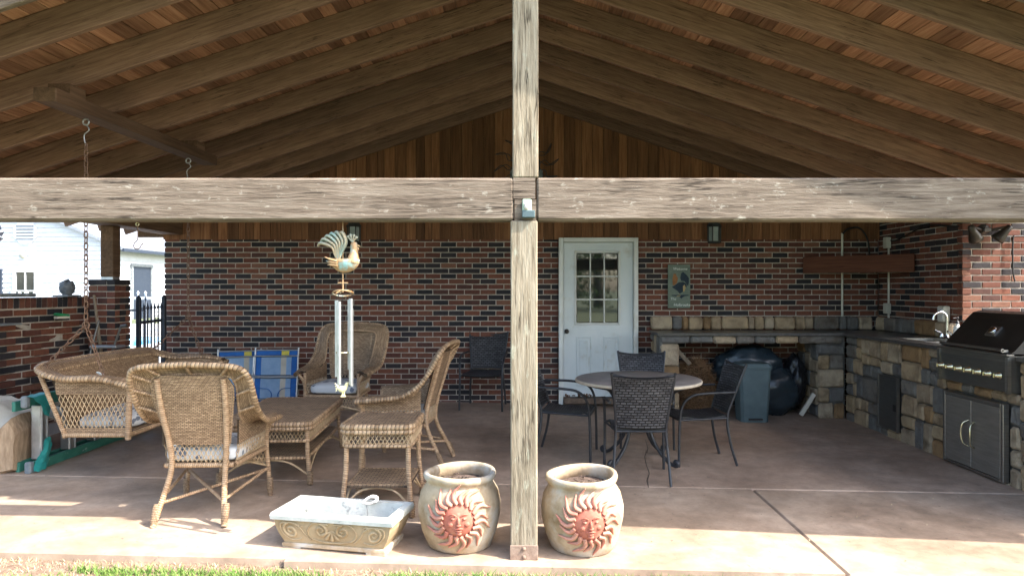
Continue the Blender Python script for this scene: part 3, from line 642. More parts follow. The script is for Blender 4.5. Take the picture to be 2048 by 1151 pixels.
for (y0, y1, hy) in ((5.388, 5.736, 5.70), (5.744, 6.092, 5.78)):
    mb = MB(); mb.box((3.757, (y0 + y1) / 2, .25), (.035, y1 - y0, .566), bev=.004); dd = mb.build('door', MT['doorsteel'], sd_, SO)
    mb = MB(); P = crom([(3.742, hy, .14), (3.70, hy + (.012 if hy > 5.74 else -.012), .17), (3.69, hy + (.02 if hy > 5.74 else -.02), .25), (3.70, hy + (.012 if hy > 5.74 else -.012), .33), (3.742, hy, .36)], 5); mb.tube(P, .008, 8); mb.build('handle', MT['brass'], dd, SO)
# grill
gr = thing('built_in_grill', 'dark stainless built-in gas grill with closed hood and a row of knobs', 'grill', (4.1, 5.7, .66)); GO = Vector((4.1, 5.7, .66)); GY0, GY1 = 5.255, 6.15
mb = MB(); mb.prism([(3.73, .665), (4.42, .665), (4.42, .95), (3.72, .95), (3.71, .90)], GY1 - GY0 - .004, (0, GY0 + .002, 0)); mb.build('body', MT['darksteel'], gr, GO)
mb = MB(); mb.box((3.715, GY0 + .01, .80), (.03, .03, .28)); mb.box((3.715, GY1 - .01, .80), (.03, .03, .28)); mb.build('end_trim', MT['steel'], gr, GO)
mb = MB(); hp = [(3.735, .965), (4.44, .965), (4.44, 1.20), (4.36, 1.262), (4.10, 1.28), (4.02, 1.262), (3.97, 1.215), (3.77, .99)]; mb.prism(hp, GY1 - GY0 - .02, (0, GY0 + .01, 0)); hd = mb.build('hood', MT['hood'], gr, GO)
mb = MB(); mb.tube([(3.70, GY0 + .05, .992), (3.70, GY1 - .05, .992)], .012, 10); mb.box((3.72, GY0 + .06, .985), (.05, .02, .02)); mb.box((3.72, GY1 - .06, .985), (.05, .02, .02)); mb.build('handle', MT['steel'], hd, GO)
mb = MB(); mb.box((3.728, (GY0 + GY1) / 2, .957), (.06, GY1 - GY0, .012), bev=.003); mb.build('lip', MT['steel'], gr, GO)
sl2 = Vector((3.97 - 3.77, 0, 1.215 - .99)).normalized(); nn = Vector((-sl2.z, 0, sl2.x)); c = Vector((3.88, 5.66, 1.112)) + nn * .008; mb = MB(); mb.box(c, (.10, .13, .02), Matrix((sl2, (0, 1, 0), nn)).transposed(), .006); th = mb.build('thermometer', MT['steel'], hd, GO)
mb = MB(); mb.lathe([(0, .016), (.03, .016), (.034, .008), (.034, 0)], c + nn * .008, 16, Matrix((sl2, (0, 1, 0), nn)).transposed()); mb.build('dial', MT['chrome'], hd, GO)
for k in range(7):
    y = GY1 - .06 - k * (GY1 - GY0 - .16) / 6; mb = MB(); mb.lathe([(.032, 0), (.032, .006), (.022, .01), (.021, .04), (.017, .045), (0, .045)], (3.712, y, .79), 14, roty(R(-90))); kb = mb.build('knob', MT['brass'], gr, GO)
    mb = MB(); mb.box((3.665, y, .79), (.012, .008, .036), bev=.002); mb.build('grip', MT['brass'], kb, GO)
# sink, tap, soap
sk = thing('sink', 'stainless steel sink sunk into the dark countertop', 'sink', (4.12, 6.97, .8)); KO = Vector((4.12, 6.97, .8)); mb = MB()
for (x0, x1, y0, y1) in ((SX0 - .02, SX0 + .01, SY0, SY1), (SX1 - .01, SX1 + .02, SY0, SY1), (SX0 - .02, SX1 + .02, SY0 - .02, SY0 + .01), (SX0 - .02, SX1 + .02, SY1 - .01, SY1 + .02)): mb.box(((x0 + x1) / 2, (y0 + y1) / 2, .9495), (x1 - x0, y1 - y0, .006))
mb.build('rim', MT['chrome'], sk, KO); mb = MB(); mb.box((4.125, 6.97, .80), (.38, .49, .006))
for (x0, x1, y0, y1) in ((SX0 + .004, SX0 + .01, SY0 + .01, SY1 - .01), (SX1 - .01, SX1 - .004, SY0 + .01, SY1 - .01), (SX0 + .01, SX1 - .01, SY0 + .004, SY0 + .01), (SX0 + .01, SX1 - .01, SY1 - .01, SY1 - .004)): mb.box(((x0 + x1) / 2, (y0 + y1) / 2, .875), (x1 - x0, y1 - y0, .144))
mb.build('basin', MT['steel'], sk, KO)
tp = thing('tap', 'chrome gooseneck tap with two lever handles at the sink', 'tap', (4.39, 7.12, CT)); TO = Vector((4.39, 7.12, CT)); x, y = 4.385, 7.12
mb = MB(); mb.lathe([(.03, 0), (.03, .012), (.018, .03), (.016, .05)], (x, y, CT), 14); mb.box((x, y, CT + .012), (.05, .24, .02), bev=.008); mb.build('base', MT['chrome'], tp, TO)
mb = MB(); mb.tube(crom([(x, y, CT + .03), (x, y, CT + .20), (x - .015, y, CT + .26), (x - .07, y, CT + .285), (x - .13, y, CT + .255), (x - .145, y, CT + .20)], 6), .012, 10); mb.build('spout', MT['chrome'], tp, TO)
for s_ in (-1, 1):
    mb = MB(); mb.lathe([(.022, 0), (.02, .03), (.012, .045), (0, .048)], (x, y + s_ * .09, CT + .02), 12); mb.tube([(x, y + s_ * .09, CT + .06), (x - .06, y + s_ * .11, CT + .085)], [.008, .011], 8); mb.build('lever', MT['chrome'], tp, TO)
sb = thing('soap_bottle', 'white soap pump bottle standing beside the tap', 'bottle', (4.42, 7.0, CT)); BO = Vector((4.42, 7.0, CT))
mb = MB(); mb.lathe([(.034, 0), (.038, .01), (.038, .12), (.03, .14), (.014, .15), (.014, .17)], (4.42, 7.0, CT), 16); mb.build('body', MT['white'], sb, BO)
mb = MB(); mb.lathe([(.016, 0), (.016, .02), (.006, .022), (.006, .05), (.012, .052), (.012, .065), (0, .068)], (4.42, 7.0, CT + .168), 12); mb.tube([(4.42, 7.0, CT + .228), (4.375, 7.0, CT + .222)], .006, 8); mb.build('pump', MT['black'], sb, BO)
# corner shelf
A, B = Vector((3.55, 8.74, 1.77)), Vector((4.49, 7.89, 1.755)); d = B - A; L = d.length; d.normalize(); n_ = Vector((d.y, -d.x, 0)).normalized()
cs = thing('corner_shelf', 'dark red brown wooden board shelf spanning the brick corner', 'shelf', A); mb = MB(); mb.box(Vector((L / 2, -.015, 0)), (L, .03, .208), bev=.004); o = mb.build('front_board', MT['shelfwood'], cs); o.rotation_euler = (0, 0, math.atan2(d.y, d.x))
mb = MB(); mb.prism([(3.56, 8.735), (4.485, 7.90), (4.485, 8.735)], .025, (0, 0, 1.70), ((1, 0, 0), (0, 1, 0), (0, 0, 1))); mb.build('shelf_board', MT['shelfwood'], cs, A)
# conduits and boxes
cd = thing('conduit_pipe', 'thin white conduit running up the back wall behind the corner shelf', 'pipe', (4.05, 8.72, 1.13)); mb = MB(); xx = (1684 - CX) * 8.74 / F; mb.tube([(xx, 8.735, 1.10), (xx, 8.735, 2.18)], .014, 8); mb.build('pipe', MT['plastic'], cd, (4.05, 8.72, 1.13))
mb = MB(); mb.tube(crom([(xx, 8.72, 2.17), (xx + .06, 8.70, 2.23), (xx + .2, 8.69, 2.24), (xx + .30, 8.69, 2.10), (xx + .33, 8.69, 1.86)], 6), .011, 6); mb.build('cable', MT['cable'], cd, (4.05, 8.72, 1.13))
c2 = thing('conduit_pipe', 'white conduit with two junction boxes on the shaded side wall', 'pipe', (4.5, 8.48, 1.13)); mb = MB(); mb.tube([(4.50, 8.48, 1.10), (4.50, 8.48, 2.02)], .013, 8); mb.build('pipe', MT['plastic'], c2, (4.5, 8.48, 1.13))
for z0, z1 in ((1.97, 2.11), (1.16, 1.29)): mb = MB(); mb.box((4.485, 8.49, (z0 + z1) / 2), (.06, .085, z1 - z0), bev=.006); mb.build('junction_box', MT['plastic'], c2, (4.5, 8.48, 1.13))
so = thing('outlet_box', 'cream outdoor power outlet box on the wall beside the tap', 'outlet', (4.49, 7.32, 1.2)); mb = MB(); mb.box((4.475, 7.32, 1.20), (.07, .12, .17), bev=.008); mb.build('box', MT['plastic'], so, (4.49, 7.32, 1.2)); mb = MB(); mb.box((4.436, 7.32, 1.20), (.008, .09, .13), bev=.003); mb.build('cover', MT['white'], so, (4.49, 7.32, 1.2)); mb = MB(); mb.tube([(4.5, 7.29, 1.115), (4.5, 7.29, .96)], .012, 8); mb.build('pipe', MT['plastic'], so, (4.49, 7.32, 1.2))
# floodlight
fl = thing('floodlight', 'black twin floodlight fixture on the wall corner above the grill', 'lamp', (4.72, 7.06, 2.06)); LO = Vector((4.72, 7.06, 2.06)); mb = MB(); mb.lathe([(.055, 0), (.055, .02), (.03, .035), (0, .035)], (4.70, 7.03, 2.08), 16, rotx(R(90))); mb.box((4.70, 6.98, 2.07), (.08, .06, .05), bev=.008); mb.build('mount', MT['bronze'], fl, LO)
for (a, dx) in ((-1, -.16), (1, .14)):
    rm = Matrix.Rotation(R(35 * a), 3, 'Y') @ rotx(R(20)); c = Vector((4.70 + dx, 6.93, 2.03)); mb = MB(); mb.lathe([(.012, .10), (.03, .09), (.036, .03), (.062, -.05), (.066, -.085), (.06, -.085), (.05, -.05)], c, 18, rm); hd_ = mb.build('lamp_head', MT['bronze'], fl, LO)
    mb = MB(); mb.lathe([(.056, -.066), (.03, -.075), (0, -.078)], c, 18, rm); mb.build('lens', MT['lanternglass'], hd_, LO); mb = MB(); mb.tube([(4.70 + dx * .3, 6.98, 2.07), c + rm @ Vector((0, 0, .09))], .014, 8); mb.build('arm', MT['bronze'], hd_, LO)
cb = MB(); cb.tube(crom([(4.56, 8.72, 2.12), (4.49, 8.3, 2.06), (4.49, 7.7, 2.17), (4.49, 7.2, 2.13), (4.66, 7.04, 2.1)], 6), .008, 6); tag(cb.build('wall_cable', MT['cable']), 'thin black cable running along the side wall to the floodlight', 'cable')
cb = MB(); p = [U(2030, 563, 7.05), U(2026, 540, 7.05), U(2026, 480, 7.05), U(2033, 472, 7.05), U(2075, 474, 7.05)]; cb.tube(crom(p, 5), .008, 6); tag(cb.build('wall_cable', MT['cable']), 'looped black cable on the sunlit brick wall above the grill', 'cable')
# plastic bin, bags, straw, offcuts
bn = thing('pedal_bin', 'teal grey plastic pedal bin standing in front of the counter bay', 'bin', (2.60, 7.88, fz(2.6))); mb = MB(); z0 = 0
def taper(mb, w0, d0, w1, d1, z0, z1, bev=.03):
    def ring(w_, d_, z): return [(w_ / 2 - bev, -d_ / 2, z), (w_ / 2, -d_ / 2 + bev, z), (w_ / 2, d_ / 2 - bev, z), (w_ / 2 - bev, d_ / 2, z), (-w_ / 2 + bev, d_ / 2, z), (-w_ / 2, d_ / 2 - bev, z), (-w_ / 2, -d_ / 2 + bev, z), (-w_ / 2 + bev, -d_ / 2, z)]
    a, b = ring(w0, d0, z0), ring(w1, d1, z1); mb.add(a + b, [tuple(range(8))[::-1], tuple(range(8, 16))] + [(k, (k + 1) % 8, 8 + (k + 1) % 8, 8 + k) for k in range(8)])
taper(mb, .31, .25, .36, .29, .0, .60); mb.build('body', MT['bin'], bn); mb = MB(); taper(mb, .375, .31, .385, .32, .602, .63); taper(mb, .385, .32, .35, .28, .63, .665); mb.build('lid', MT['bin'], bn)
mb = MB(); mb.box((0, -.13, .035), (.16, .04, .022), bev=.005); mb.build('pedal', MT['black'], bn)
def bag(name, label, c, r, m, seed, rz=0):
    def fn(p, d):
        q = d * 1.9 + Vector((seed, 0, 0)); k = 1 + .16 * mnoise.noise(q) + .09 * abs(mnoise.noise(q * 2.3)) - .11 * abs(mnoise.noise(q * 3.7)) - .05 * abs(mnoise.noise(q * 8)) - .025 * abs(mnoise.noise(q * 15))
        p = p * k; p.z = max(p.z, -r[2] * .86); return p
    mb = MB(); mb.ell(c, r, rotz(rz), 56, 40, fn); return tag(mb.build(name, m), label, 'bag')
bag('plastic_bag', 'big dark blue plastic bag stuffed under the stone counter', (2.72, 8.43, .47), (.46, .24, .30), MT['bag'], 3)
bag('plastic_bag', 'crumpled blue plastic bag slumped behind the pedal bin', (2.98, 8.33, .22), (.35, .22, .33), MT['bag'], 9)
bag('plastic_bag', 'black plastic bag wedged against the right pier of the counter bay', (3.30, 8.42, .34), (.13, .2, .33), MT['blackbag'], 15)
st_ = thing('pine_straw_bale', 'loose brown pine straw bale at the left of the counter bay', 'straw', (2.06, 8.38, fz(2))); mb = MB()
def fs_(p, d): return p * (1 + .18 * mnoise.noise(d * 2.5))
mb.ell((0, 0, .30), (.21, .22, .33), None, 20, 14, fs_); mb.build('core', MT['strawcore'], st_); mb = MB(); vs_ = []; ff = []
for i in range(5200):
    t = random.uniform(-1, 1); a = random.uniform(0, 6.28); q = math.sqrt(1 - t * t); c = Vector((.22 * q * math.cos(a), .23 * q * math.sin(a), max(.3 + .34 * t, .01))); dv = Vector((random.gauss(0, 1), random.gauss(0, 1), random.gauss(0, .8))).normalized() * random.uniform(.04, .10); wv = Vector((random.uniform(-1, 1), random.uniform(-1, 1), random.uniform(-1, 1))).normalized() * .0016
    k = len(vs_); vs_ += [c - dv - wv, c - dv + wv, c + dv + wv, c + dv - wv]; ff.append((k, k + 1, k + 2, k + 3))
mb.add([(v.x, v.y, max(v.z, .004)) for v in vs_], ff); o = mb.build('straw', MT['straw'], st_); o['kind'] = 'stuff'
mb = MB(); mb.box((3.33, 8.09, .10), (.05, .03, .30), roty(R(32)), .004); tag(mb.build('wood_offcut', MT['tarp']), 'pale offcut of wood leaning in the counter bay', 'wood offcut')
mb = MB(); mb.box((1.87, 8.16, .66), (.05, .03, .25), roty(R(-42)), .004); tag(mb.build('wood_offcut', MT['stick']), 'brown wood offcut poking out above the pine straw', 'wood offcut')
# wall lanterns
def lantern(x, label):
    root = thing('wall_lantern', label, 'lantern', (x, YW - .02, 2.12)); c = Vector((0, -.11, 0)); mb = MB(); mb.lathe([(.085, .13), (.10, .135), (.06, .20), (.02, .23), (0, .235)], c, 6, None, None, False); mb.lathe([(.075, -.075), (.085, -.06), (.085, -.05)], c, 6, None, None, False); mb.box((0, -.02, .05), (.09, .04, .16), bev=.01); mb.tube([(0, -.03, .12), (0, -.07, .17), (0, -.11, .2)], .012, 8)
    for k in range(6): a = k * math.pi / 3; mb.box(c + Vector((.08 * math.cos(a), .08 * math.sin(a), .04)), (.012, .012, .19))
    mb.build('housing', MT['lantern'], root); mb = MB(); mb.lathe([(.068, -.05), (.068, .13)], c, 6, None, None, False); mb.build('glass', MT['lanternglass'], root)
lantern((710 - CX) * 8.7 / F, 'dark wall lantern above the high backed wicker armchair'); lantern((1426 - CX) * 8.7 / F, 'dark wall lantern between the door and the slate sign')
# slate sign
sg_ = thing('slate_sign', 'green slate welcome sign painted with a rooster, hung on the brick wall', 'sign', (1.953, YW - .03, 1.22)); mb = MB(); mb.box((0, -.0, .28), (.286, .016, .56), bev=.005); mb.build('slate', MT['signslate'], sg_)
def paint(poly, m, name='painting', dy=-.010): mb = MB(); mb.prism([((p[0] - 387) / 1640, (1055 - p[1]) / 1640) for p in poly], .002, (0, dy, 0)); mb.build(name, m, sg_)
paint([(410, 420), (430, 320), (470, 290), (540, 350), (590, 420), (590, 520), (575, 600), (540, 540), (500, 490), (430, 480)], MT['signdark']); paint([(235, 610), (300, 570), (380, 510), (470, 500), (540, 540), (545, 600), (470, 700), (400, 750), (350, 690)], MT['signdark'], dy=-.0105)
paint([(250, 570), (245, 430), (270, 350), (320, 355), (360, 430), (340, 520), (290, 570)], MT['signorange'], dy=-.0125); paint([(470, 700), (465, 590), (500, 560), (525, 620), (490, 715)], MT['signgold'], dy=-.0128); paint([(380, 740), (390, 740), (390, 775), (380, 775)], MT['signgold'], dy=-.0128)
paint([(230, 775), (580, 772), (590, 790), (500, 800), (430, 850), (390, 810), (240, 795)], MT['signdark'], dy=-.0105); paint([(330, 795), (420, 785), (410, 797), (340, 806)], MT['signgold'], dy=-.0128); paint([(255, 350), (280, 325), (300, 340), (320, 325), (325, 356)], MT['signorange'], dy=-.0129)
def text(s_, x, z, size, m, parent, sh=.0): 
    cu = bpy.data.curves.new('lettering', 'FONT'); cu.body = s_; cu.size = size; cu.extrude = .001; cu.shear = sh; cu.space_character = .95; ob = bpy.data.objects.new('t', cu); C.objects.link(ob); dg = bpy.context.evaluated_depsgraph_get(); me = bpy.data.meshes.new_from_object(ob.evaluated_get(dg)); bpy.data.objects.remove(ob); me.materials.clear(); me.materials.append(m); o = inst('lettering', me, (x, -.0118, z), parent, (R(90), 0, 0)); return o
text('Welcome', -.080, .488, .048, MT['signwhite'], sg_, .15); text('The', -.115, .105, .05, MT['signwhite'], sg_, .1); text('Holbrooks', -.072, .028, .051, MT['signwhite'], sg_, .1)
# metal sun on the gable boards
ms = thing('metal_sun', 'dark wire sun ornament on the gable boards behind the king post', 'wall ornament', (0, YW - .03, 3.05)); mb = MB()
for k in range(12):
    a = k * math.pi / 6 + .1; u = Vector((math.cos(a), 0, math.sin(a))); t = Vector((-u.z, 0, u.x)); mb.tube(crom([u * .17, u * .24 + t * .04, u * .32 - t * .03, u * .42 + t * .04, u * .34 + t * .0, u * .26 - t * .03, u * .17 + t * .04], 4), .005, 5)
mb.tube([(.17 * math.cos(k * .26), 0, .17 * math.sin(k * .26)) for k in range(24)], .007, 6, True); mb.build('wire', MT['black'], ms); mb = MB(); mb.box((0, -.0, -.13), (.42, .03, .15), bev=.02); mb.build('name_plate', MT['slate'], ms)
# ------------------------------------------------------------------ wicker furniture
random.seed(11)
def lattice(mb, A, B, Cc, D, step=.028, lean=.5, r=.0028):
    """criss-cross strands between bottom edge A-B and top edge D-C"""
    A, B, Cc, D = [Vector(q) for q in (A, B, Cc, D)]; L = (B - A).length; h = (D - A).length; n = max(2, int(L / step)); k = lean * h / L
    for i in range(-int(k * n) - 1, n + int(k * n) + 2):
        for sg, dz in ((1, .0015), (-1, -.0015)):
            t0, t1 = i / n, i / n + sg * k; a0, a1 = 0., 1.
            if t1 != t0:
                lo, hi = (0 - t0) / (t1 - t0), (1 - t0) / (t1 - t0); lo, hi = min(lo, hi), max(lo, hi); a0, a1 = max(0, lo), min(1, hi)
            if a1 - a0 < .08: continue
            f = lambda a: (A.lerp(B, t0 + (t1 - t0) * a)).lerp(D.lerp(Cc, t0 + (t1 - t0) * a), a)
            nrm = (B - A).cross(D - A).normalized() * dz; mb.tube([f(a0) + nrm, f((a0 + a1) / 2) + nrm * 2, f(a1) + nrm], r, 5)
def cushion_mb(sx, sy, sz, c, puff=.03):
    mb = MB()
    def fn(p, d):
        e = .28; q = Vector((math.copysign(abs(d.x) ** e, d.x) * sx / 2, math.copysign(abs(d.y) ** e, d.y) * sy / 2, math.copysign(abs(d.z) ** .55, d.z) * sz / 2)); q.z += (puff * (1 - (2 * q.x / sx) ** 2) * (1 - (2 * q.y / sy) ** 2)) * (1 if d.z > 0 else 0); return q
    mb.ell(c, (1, 1, 1), None, 40, 20, fn); return mb
def collar_pts(half, n=5):
    I = crom(half[0], n); O = crom(half[1], n); mir = lambda P: [Vector((-p.x, p.y, p.z)) for p in P]
    return I + mir(I)[::-1][1:], O + mir(O)[::-1][1:]
def collar_sheet(I, O, roll=.02, m=6):
    G = []
    for j in range(m + 1):
        t = j / m; G.append([a.lerp(b, t) + Vector((0, 0, roll * math.sin(math.pi * t))) for a, b in zip(I, O)])
    return G
def wicker_chair():
    root = thing('wicker_armchair', 'x', 'armchair'); W = MT['weave']
    # local frame: faces -Y
    inn = [(.275, -.29, .595), (.27, -.10, .60), (.262, .08, .61), (.255, .19, .67), (.262, .26, .79), (.268, .31, .90), (.225, .345, .965), (0, .355, .98)]
    out = [(.36, -.315, .575), (.385, -.10, .60), (.39, .09, .63), (.385, .23, .72), (.385, .32, .84), (.375, .385, .955), (.30, .425, 1.03), (0, .435, 1.05)]
    I, O = collar_pts((inn, out)); mb = MB(); mb.sheet(collar_sheet(I, O), .014); mb.build('collar', W, root)
    mb = MB(); mb.tube(O, .019, 8); mb.tube(O[:6], .022, 8); mb.tube(O[-6:], .022, 8); mb.build('rim', MT['braid'], root)
    mb = MB(); mb.tube(I[12:-12], .011, 8)
    nI = len(I)
    for k in (17, 22, 27, 31, 35, nI - 36, nI - 32, nI - 28, nI - 23, nI - 18): 
        if k < nI: mb.tube([I[k] + Vector((0, .012, -.004)), O[k] + Vector((0, .004, -.01))], .0095, 8)
    mb.build('back_frame', MT['wrap'], root)
    # back panel
    G = []
    for i in range(13):
        t = i / 12; z = .50 + (.975 - .50) * t; wd = .205 + .06 * min(t * 1.4, 1) - (.05 * max(0, t - .85) / .15); y0 = .225 + .135 * t
        G.append([(wd * (2 * j / 12 - 1), y0 + .035 * (1 - (2 * j / 12 - 1) ** 2), z) for j in range(13)])
    mb = MB(); mb.sheet(G, .012); mb.build('backrest', W, root)
    mb = MB(); lattice(mb, (-.195, .235, .375), (.195, .235, .385), (.205, .24, .50), (-.205, .24, .50)); mb.build('back_lattice', MT['cane'], root)
    # inner arm panels: woven band and lattice
    for sg in (1, -1):
        mb = MB(); mb.sheet([[(sg * .27, -.28, z), (sg * .268, -.1, z), (sg * .26, .08, z + .005), (sg * .245, .21, z + .05 * (z > .5))] for z in (.49, .55, .605)], .012); mb.build('arm_panel', W, root)
        mb = MB(); lattice(mb, (sg * .265, -.27, .375), (sg * .225, .20, .375), (sg * .24, .205, .495), (sg * .27, -.27, .495)); mb.build('arm_lattice', MT['cane'], root)
        mb = MB(); mb.tube(crom([(sg * .305, -.27, .0), (sg * .29, -.275, .2), (sg * .275, -.28, .38), (sg * .285, -.285, .50), (sg * .33, -.30, .575)], 4), .0165, 8); mb.tube([(sg * .275, -.28, .39), (sg * .275, -.28, .59)], .016, 8); lg = mb.build('leg', MT['wrap'], root)
        mb = MB(); mb.lathe([(.017, .03), (.024, .05), (.023, .12), (.018, .14)], (sg * .303, -.27, 0), 8); mb.lathe([(.012, 0), (.019, .008), (.019, .035), (.012, .045)], (sg * .305, -.27, 0), 8); mb.build('foot', MT['weave'], lg)
        mb = MB(); P = crom([(sg * .225, .40, .0), (sg * .20, .335, .14), (sg * .175, .245, .34), (sg * .185, .255, .52), (sg * .205, .32, .75), (sg * .21, .375, .955)], 5); mb.tube(P, .0185, 8); lg = mb.build('leg', MT['wrap'], root)
        mb = MB(); mb.lathe([(.017, 0), (.024, .02), (.023, .10), (.019, .125)], (sg * .222, .393, .02), 8, rotx(R(22))); mb.build('foot', MT['weave'], lg)
    mb = MB(); ring = [(-.27, -.28, .355), (.27, -.28, .355), (.225, .22, .355), (-.225, .22, .355)]
    for a, b in zip(ring, ring[1:] + ring[:1]): mb.tube([a, b], .0175, 8)
    mb.tube([(-.29, -.27, .20), (.2, .335, .14)], .011, 8); mb.tube([(.29, -.27, .205), (-.2, .335, .145)], .011, 8)
    for sg in (1, -1): mb.tube([(sg * .295, -.27, .21), (sg * .205, .33, .16)], .011, 8)
    mb.build('seat_frame', MT['wrap'], root)
    mb = MB(); mb.sheet([[(-.26, y, .362), (.26, y, .362)] if y < 0 else [(-.225, y, .362), (.225, y, .362)] for y in (-.27, -.02, .21)], .012); mb.build('seat', W, root)
    mb = MB(); lattice(mb, (-.28, -.285, .23), (.28, -.285, .23), (.27, -.285, .34), (-.27, -.285, .34)); mb.tube(crom([(-.295, -.28, .22), (0, -.285, .27), (.295, -.28, .22)], 5), .010, 8); mb.build('apron', MT['cane'], root)
    cushion_mb(.49, .50, .10, (0, -.03, .42)).build('cushion', MT['cushion'], root)
    return root
proto = wicker_chair(); protos = []
WG = 'wicker armchairs around the wicker coffee table'
for i, (x, y, rz, sc, lb) in enumerate([(-2.05, 4.47, 183, .935, 'pale wicker armchair turned with its back to the lawn'), (-1.93, 7.12, -5, 1.0, 'wicker armchair against the brick wall facing the lawn'), (-1.03, 5.74, -95, .96, 'wicker armchair beside the end table, turned toward the swing')]):
    o = proto if i == 0 else copy_tree(proto); o.location = (x, y, fz(x)); o.rotation_euler = (0, 0, R(rz)); o.scale = (sc, sc, sc); o['label'] = lb; o['group'] = WG
def wicker_table(name, label, w_, d_, h, x, y, rz, m_top):
    root = thing(name, label, 'table', (x, y, fz(x)), R(rz)); a, b = w_ / 2, d_ / 2
    def rr(z, e, n=4, k=.06):
        P = []
        for cx, cy, a0 in ((a - k, b - k, 0), (-a + k, b - k, 90), (-a + k, -b + k, 180), (a - k, -b + k, 270)):
            for q in range(n + 1): t = R(a0 + 90 * q / n); P.append(Vector((cx + (k + e) * math.cos(t), cy + (k + e) * math.sin(t), z)))
        return P
    mb = MB(); mb.sheet([[(-a + .02 + (2 * a - .04) * i / 8, -b + .02 + (2 * b - .04) * j / 8, h - .012 + .008 * mnoise.noise(Vector((i * .7, j * .7, x)))) for i in range(9)] for j in range(9)], .02); mb.build('table_top', m_top, root)
    mb = MB(); mb.tube(rr(h - .018, -.004), .02, 8, True); mb.tube(rr(h - .05, -.004), .017, 8, True); mb.tube(rr(h - .14, -.012), .012, 8, True); mb.build('edge', MT['braid'], root)
    mb = MB()
    for (p, q) in (((-a, -b), (a, -b)), ((a, -b), (a, b)), ((a, b), (-a, b)), ((-a, b), (-a, -b))):
        s_ = .94; lattice(mb, (p[0] * s_, p[1] * s_, h - .135), (q[0] * s_, q[1] * s_, h - .135), (q[0] * s_, q[1] * s_, h - .06), (p[0] * s_, p[1] * s_, h - .06), .026, .6)
    mb.build('apron', MT['cane'], root)
    mb = MB(); mb.sheet([[(-a * .9 + 1.8 * a * i / 6, -b * .9 + 1.8 * b * j / 6, .19) for i in range(7)] for j in range(7)], .016); sh = mb.build('lower_shelf', m_top, root); mb = MB(); mb.tube(rr(.19, -.035), .012, 8, True); mb.build('shelf_edge', MT['braid'], sh)
    for sx in (-1, 1):
        for sy in (-1, 1):
            mb = MB(); mb.tube([(sx * (a - .005), sy * (b - .005), 0), (sx * (a - .03), sy * (b - .03), h * .5), (sx * (a - .035), sy * (b - .035), h - .04)], .0165, 8); lg = mb.build('leg', MT['wrap'], root); mb = MB(); mb.lathe([(.017, 0), (.023, .01), (.023, .085), (.018, .10)], (sx * (a - .006), sy * (b - .006), 0), 8); mb.build('foot', MT['weave'], lg)
    mb = MB()
    for sg in (-1, 1):
        mb.tube(crom([(-a + .02, sg * (b - .02), .07), (-a * .4, sg * (b - .04), .165), (a * .4, sg * (b - .04), .165), (a - .02, sg * (b - .02), .07)], 5), .0075, 6); mb.tube(crom([(sg * (a - .02), -b + .02, .07), (sg * (a - .04), -b * .4, .165), (sg * (a - .04), b * .4, .165), (sg * (a - .02), b - .02, .07)], 5), .0075, 6)
    mb.build('brace', MT['cane'], root); return root
wicker_table('coffee_table', 'long low wicker coffee table with a lower shelf', .66, 1.18, .46, -1.95, 5.56, 4, MT['weave_big'])
wicker_table('end_table', 'square wicker end table with a lower shelf behind the cast planter', .46, .47, .59, -.955, 4.57, 0, MT['weave_big'])
# ------------------------------------------------------------------ porch swing
SWX, SWY, SWL = -3.12, 5.58, 1.56
sw = thing('porch_swing', 'wicker porch swing hanging on rusty chains from the swing beam', 'swing', (SWX, SWY, .42), R(90)); h = SWL / 2   # local: x along length, faces -y -> world +X
inn = [(h - .06, -.30, .40), (h - .05, -.12, .42), (h - .06, .10, .41), (h - .09, .22, .43), (h - .20, .28, .46), (0, .29, .47)]
out = [(h + .02, -.33, .37), (h + .03, -.12, .42), (h + .03, .12, .42), (h + .00, .30, .46), (h - .14, .37, .50), (0, .38, .51)]
I, O = collar_pts((inn, out)); mb = MB(); mb.sheet(collar_sheet(I, O, .015), .014); mb.build('collar', MT['weave'], sw); mb = MB(); mb.tube(O, .021, 8); mb.tube(I, .012, 8); mb.build('rim', MT['braid'], sw)
mb = MB(); mb.sheet([[((h - .08 - .04 * (1 - t)) * (2 * j / 20 - 1), .17 + .12 * t, .04 + .42 * t) for j in range(21)] for t in [i / 8 for i in range(9)]], .014); mb.build('backrest', MT['weave'], sw)
for sg in (1, -1):
    mb = MB(); mb.sheet([[(sg * (h - .05 + .01 * (z > .3)), y, z) for y in (-.29, -.1, .1, .22)] for z in (.30, .36, .41)], .012); mb.sheet([[(sg * (h - .06), y, z) for y in (-.27, -.1, .1, .18)] for z in (.02, .06)], .012); mb.build('arm_panel', MT['weave'], sw)
    mb = MB(); lattice(mb, (sg * (h - .055), -.27, .06), (sg * (h - .055), .18, .06), (sg * (h - .05), .21, .31), (sg * (h - .05), -.29, .31), .03, .45, .003); mb.build('arm_lattice', MT['cane'], sw)
    mb = MB(); mb.tube(crom([(sg * (h - .05), -.29, -.02), (sg * (h - .05), -.295, .2), (sg * (h - .045), -.30, .34), (sg * (h - .02), -.26, .41)], 5), .021, 8); mb.tube([(sg * (h - .055), .16, .0), (sg * (h - .04), .33, .44)], .016, 8); mb.tube([(sg * (h - .055), -.29, .01), (sg * (h - .055), .17, .01)], .017, 8); mb.build('arm_frame', MT['wrap'], sw)
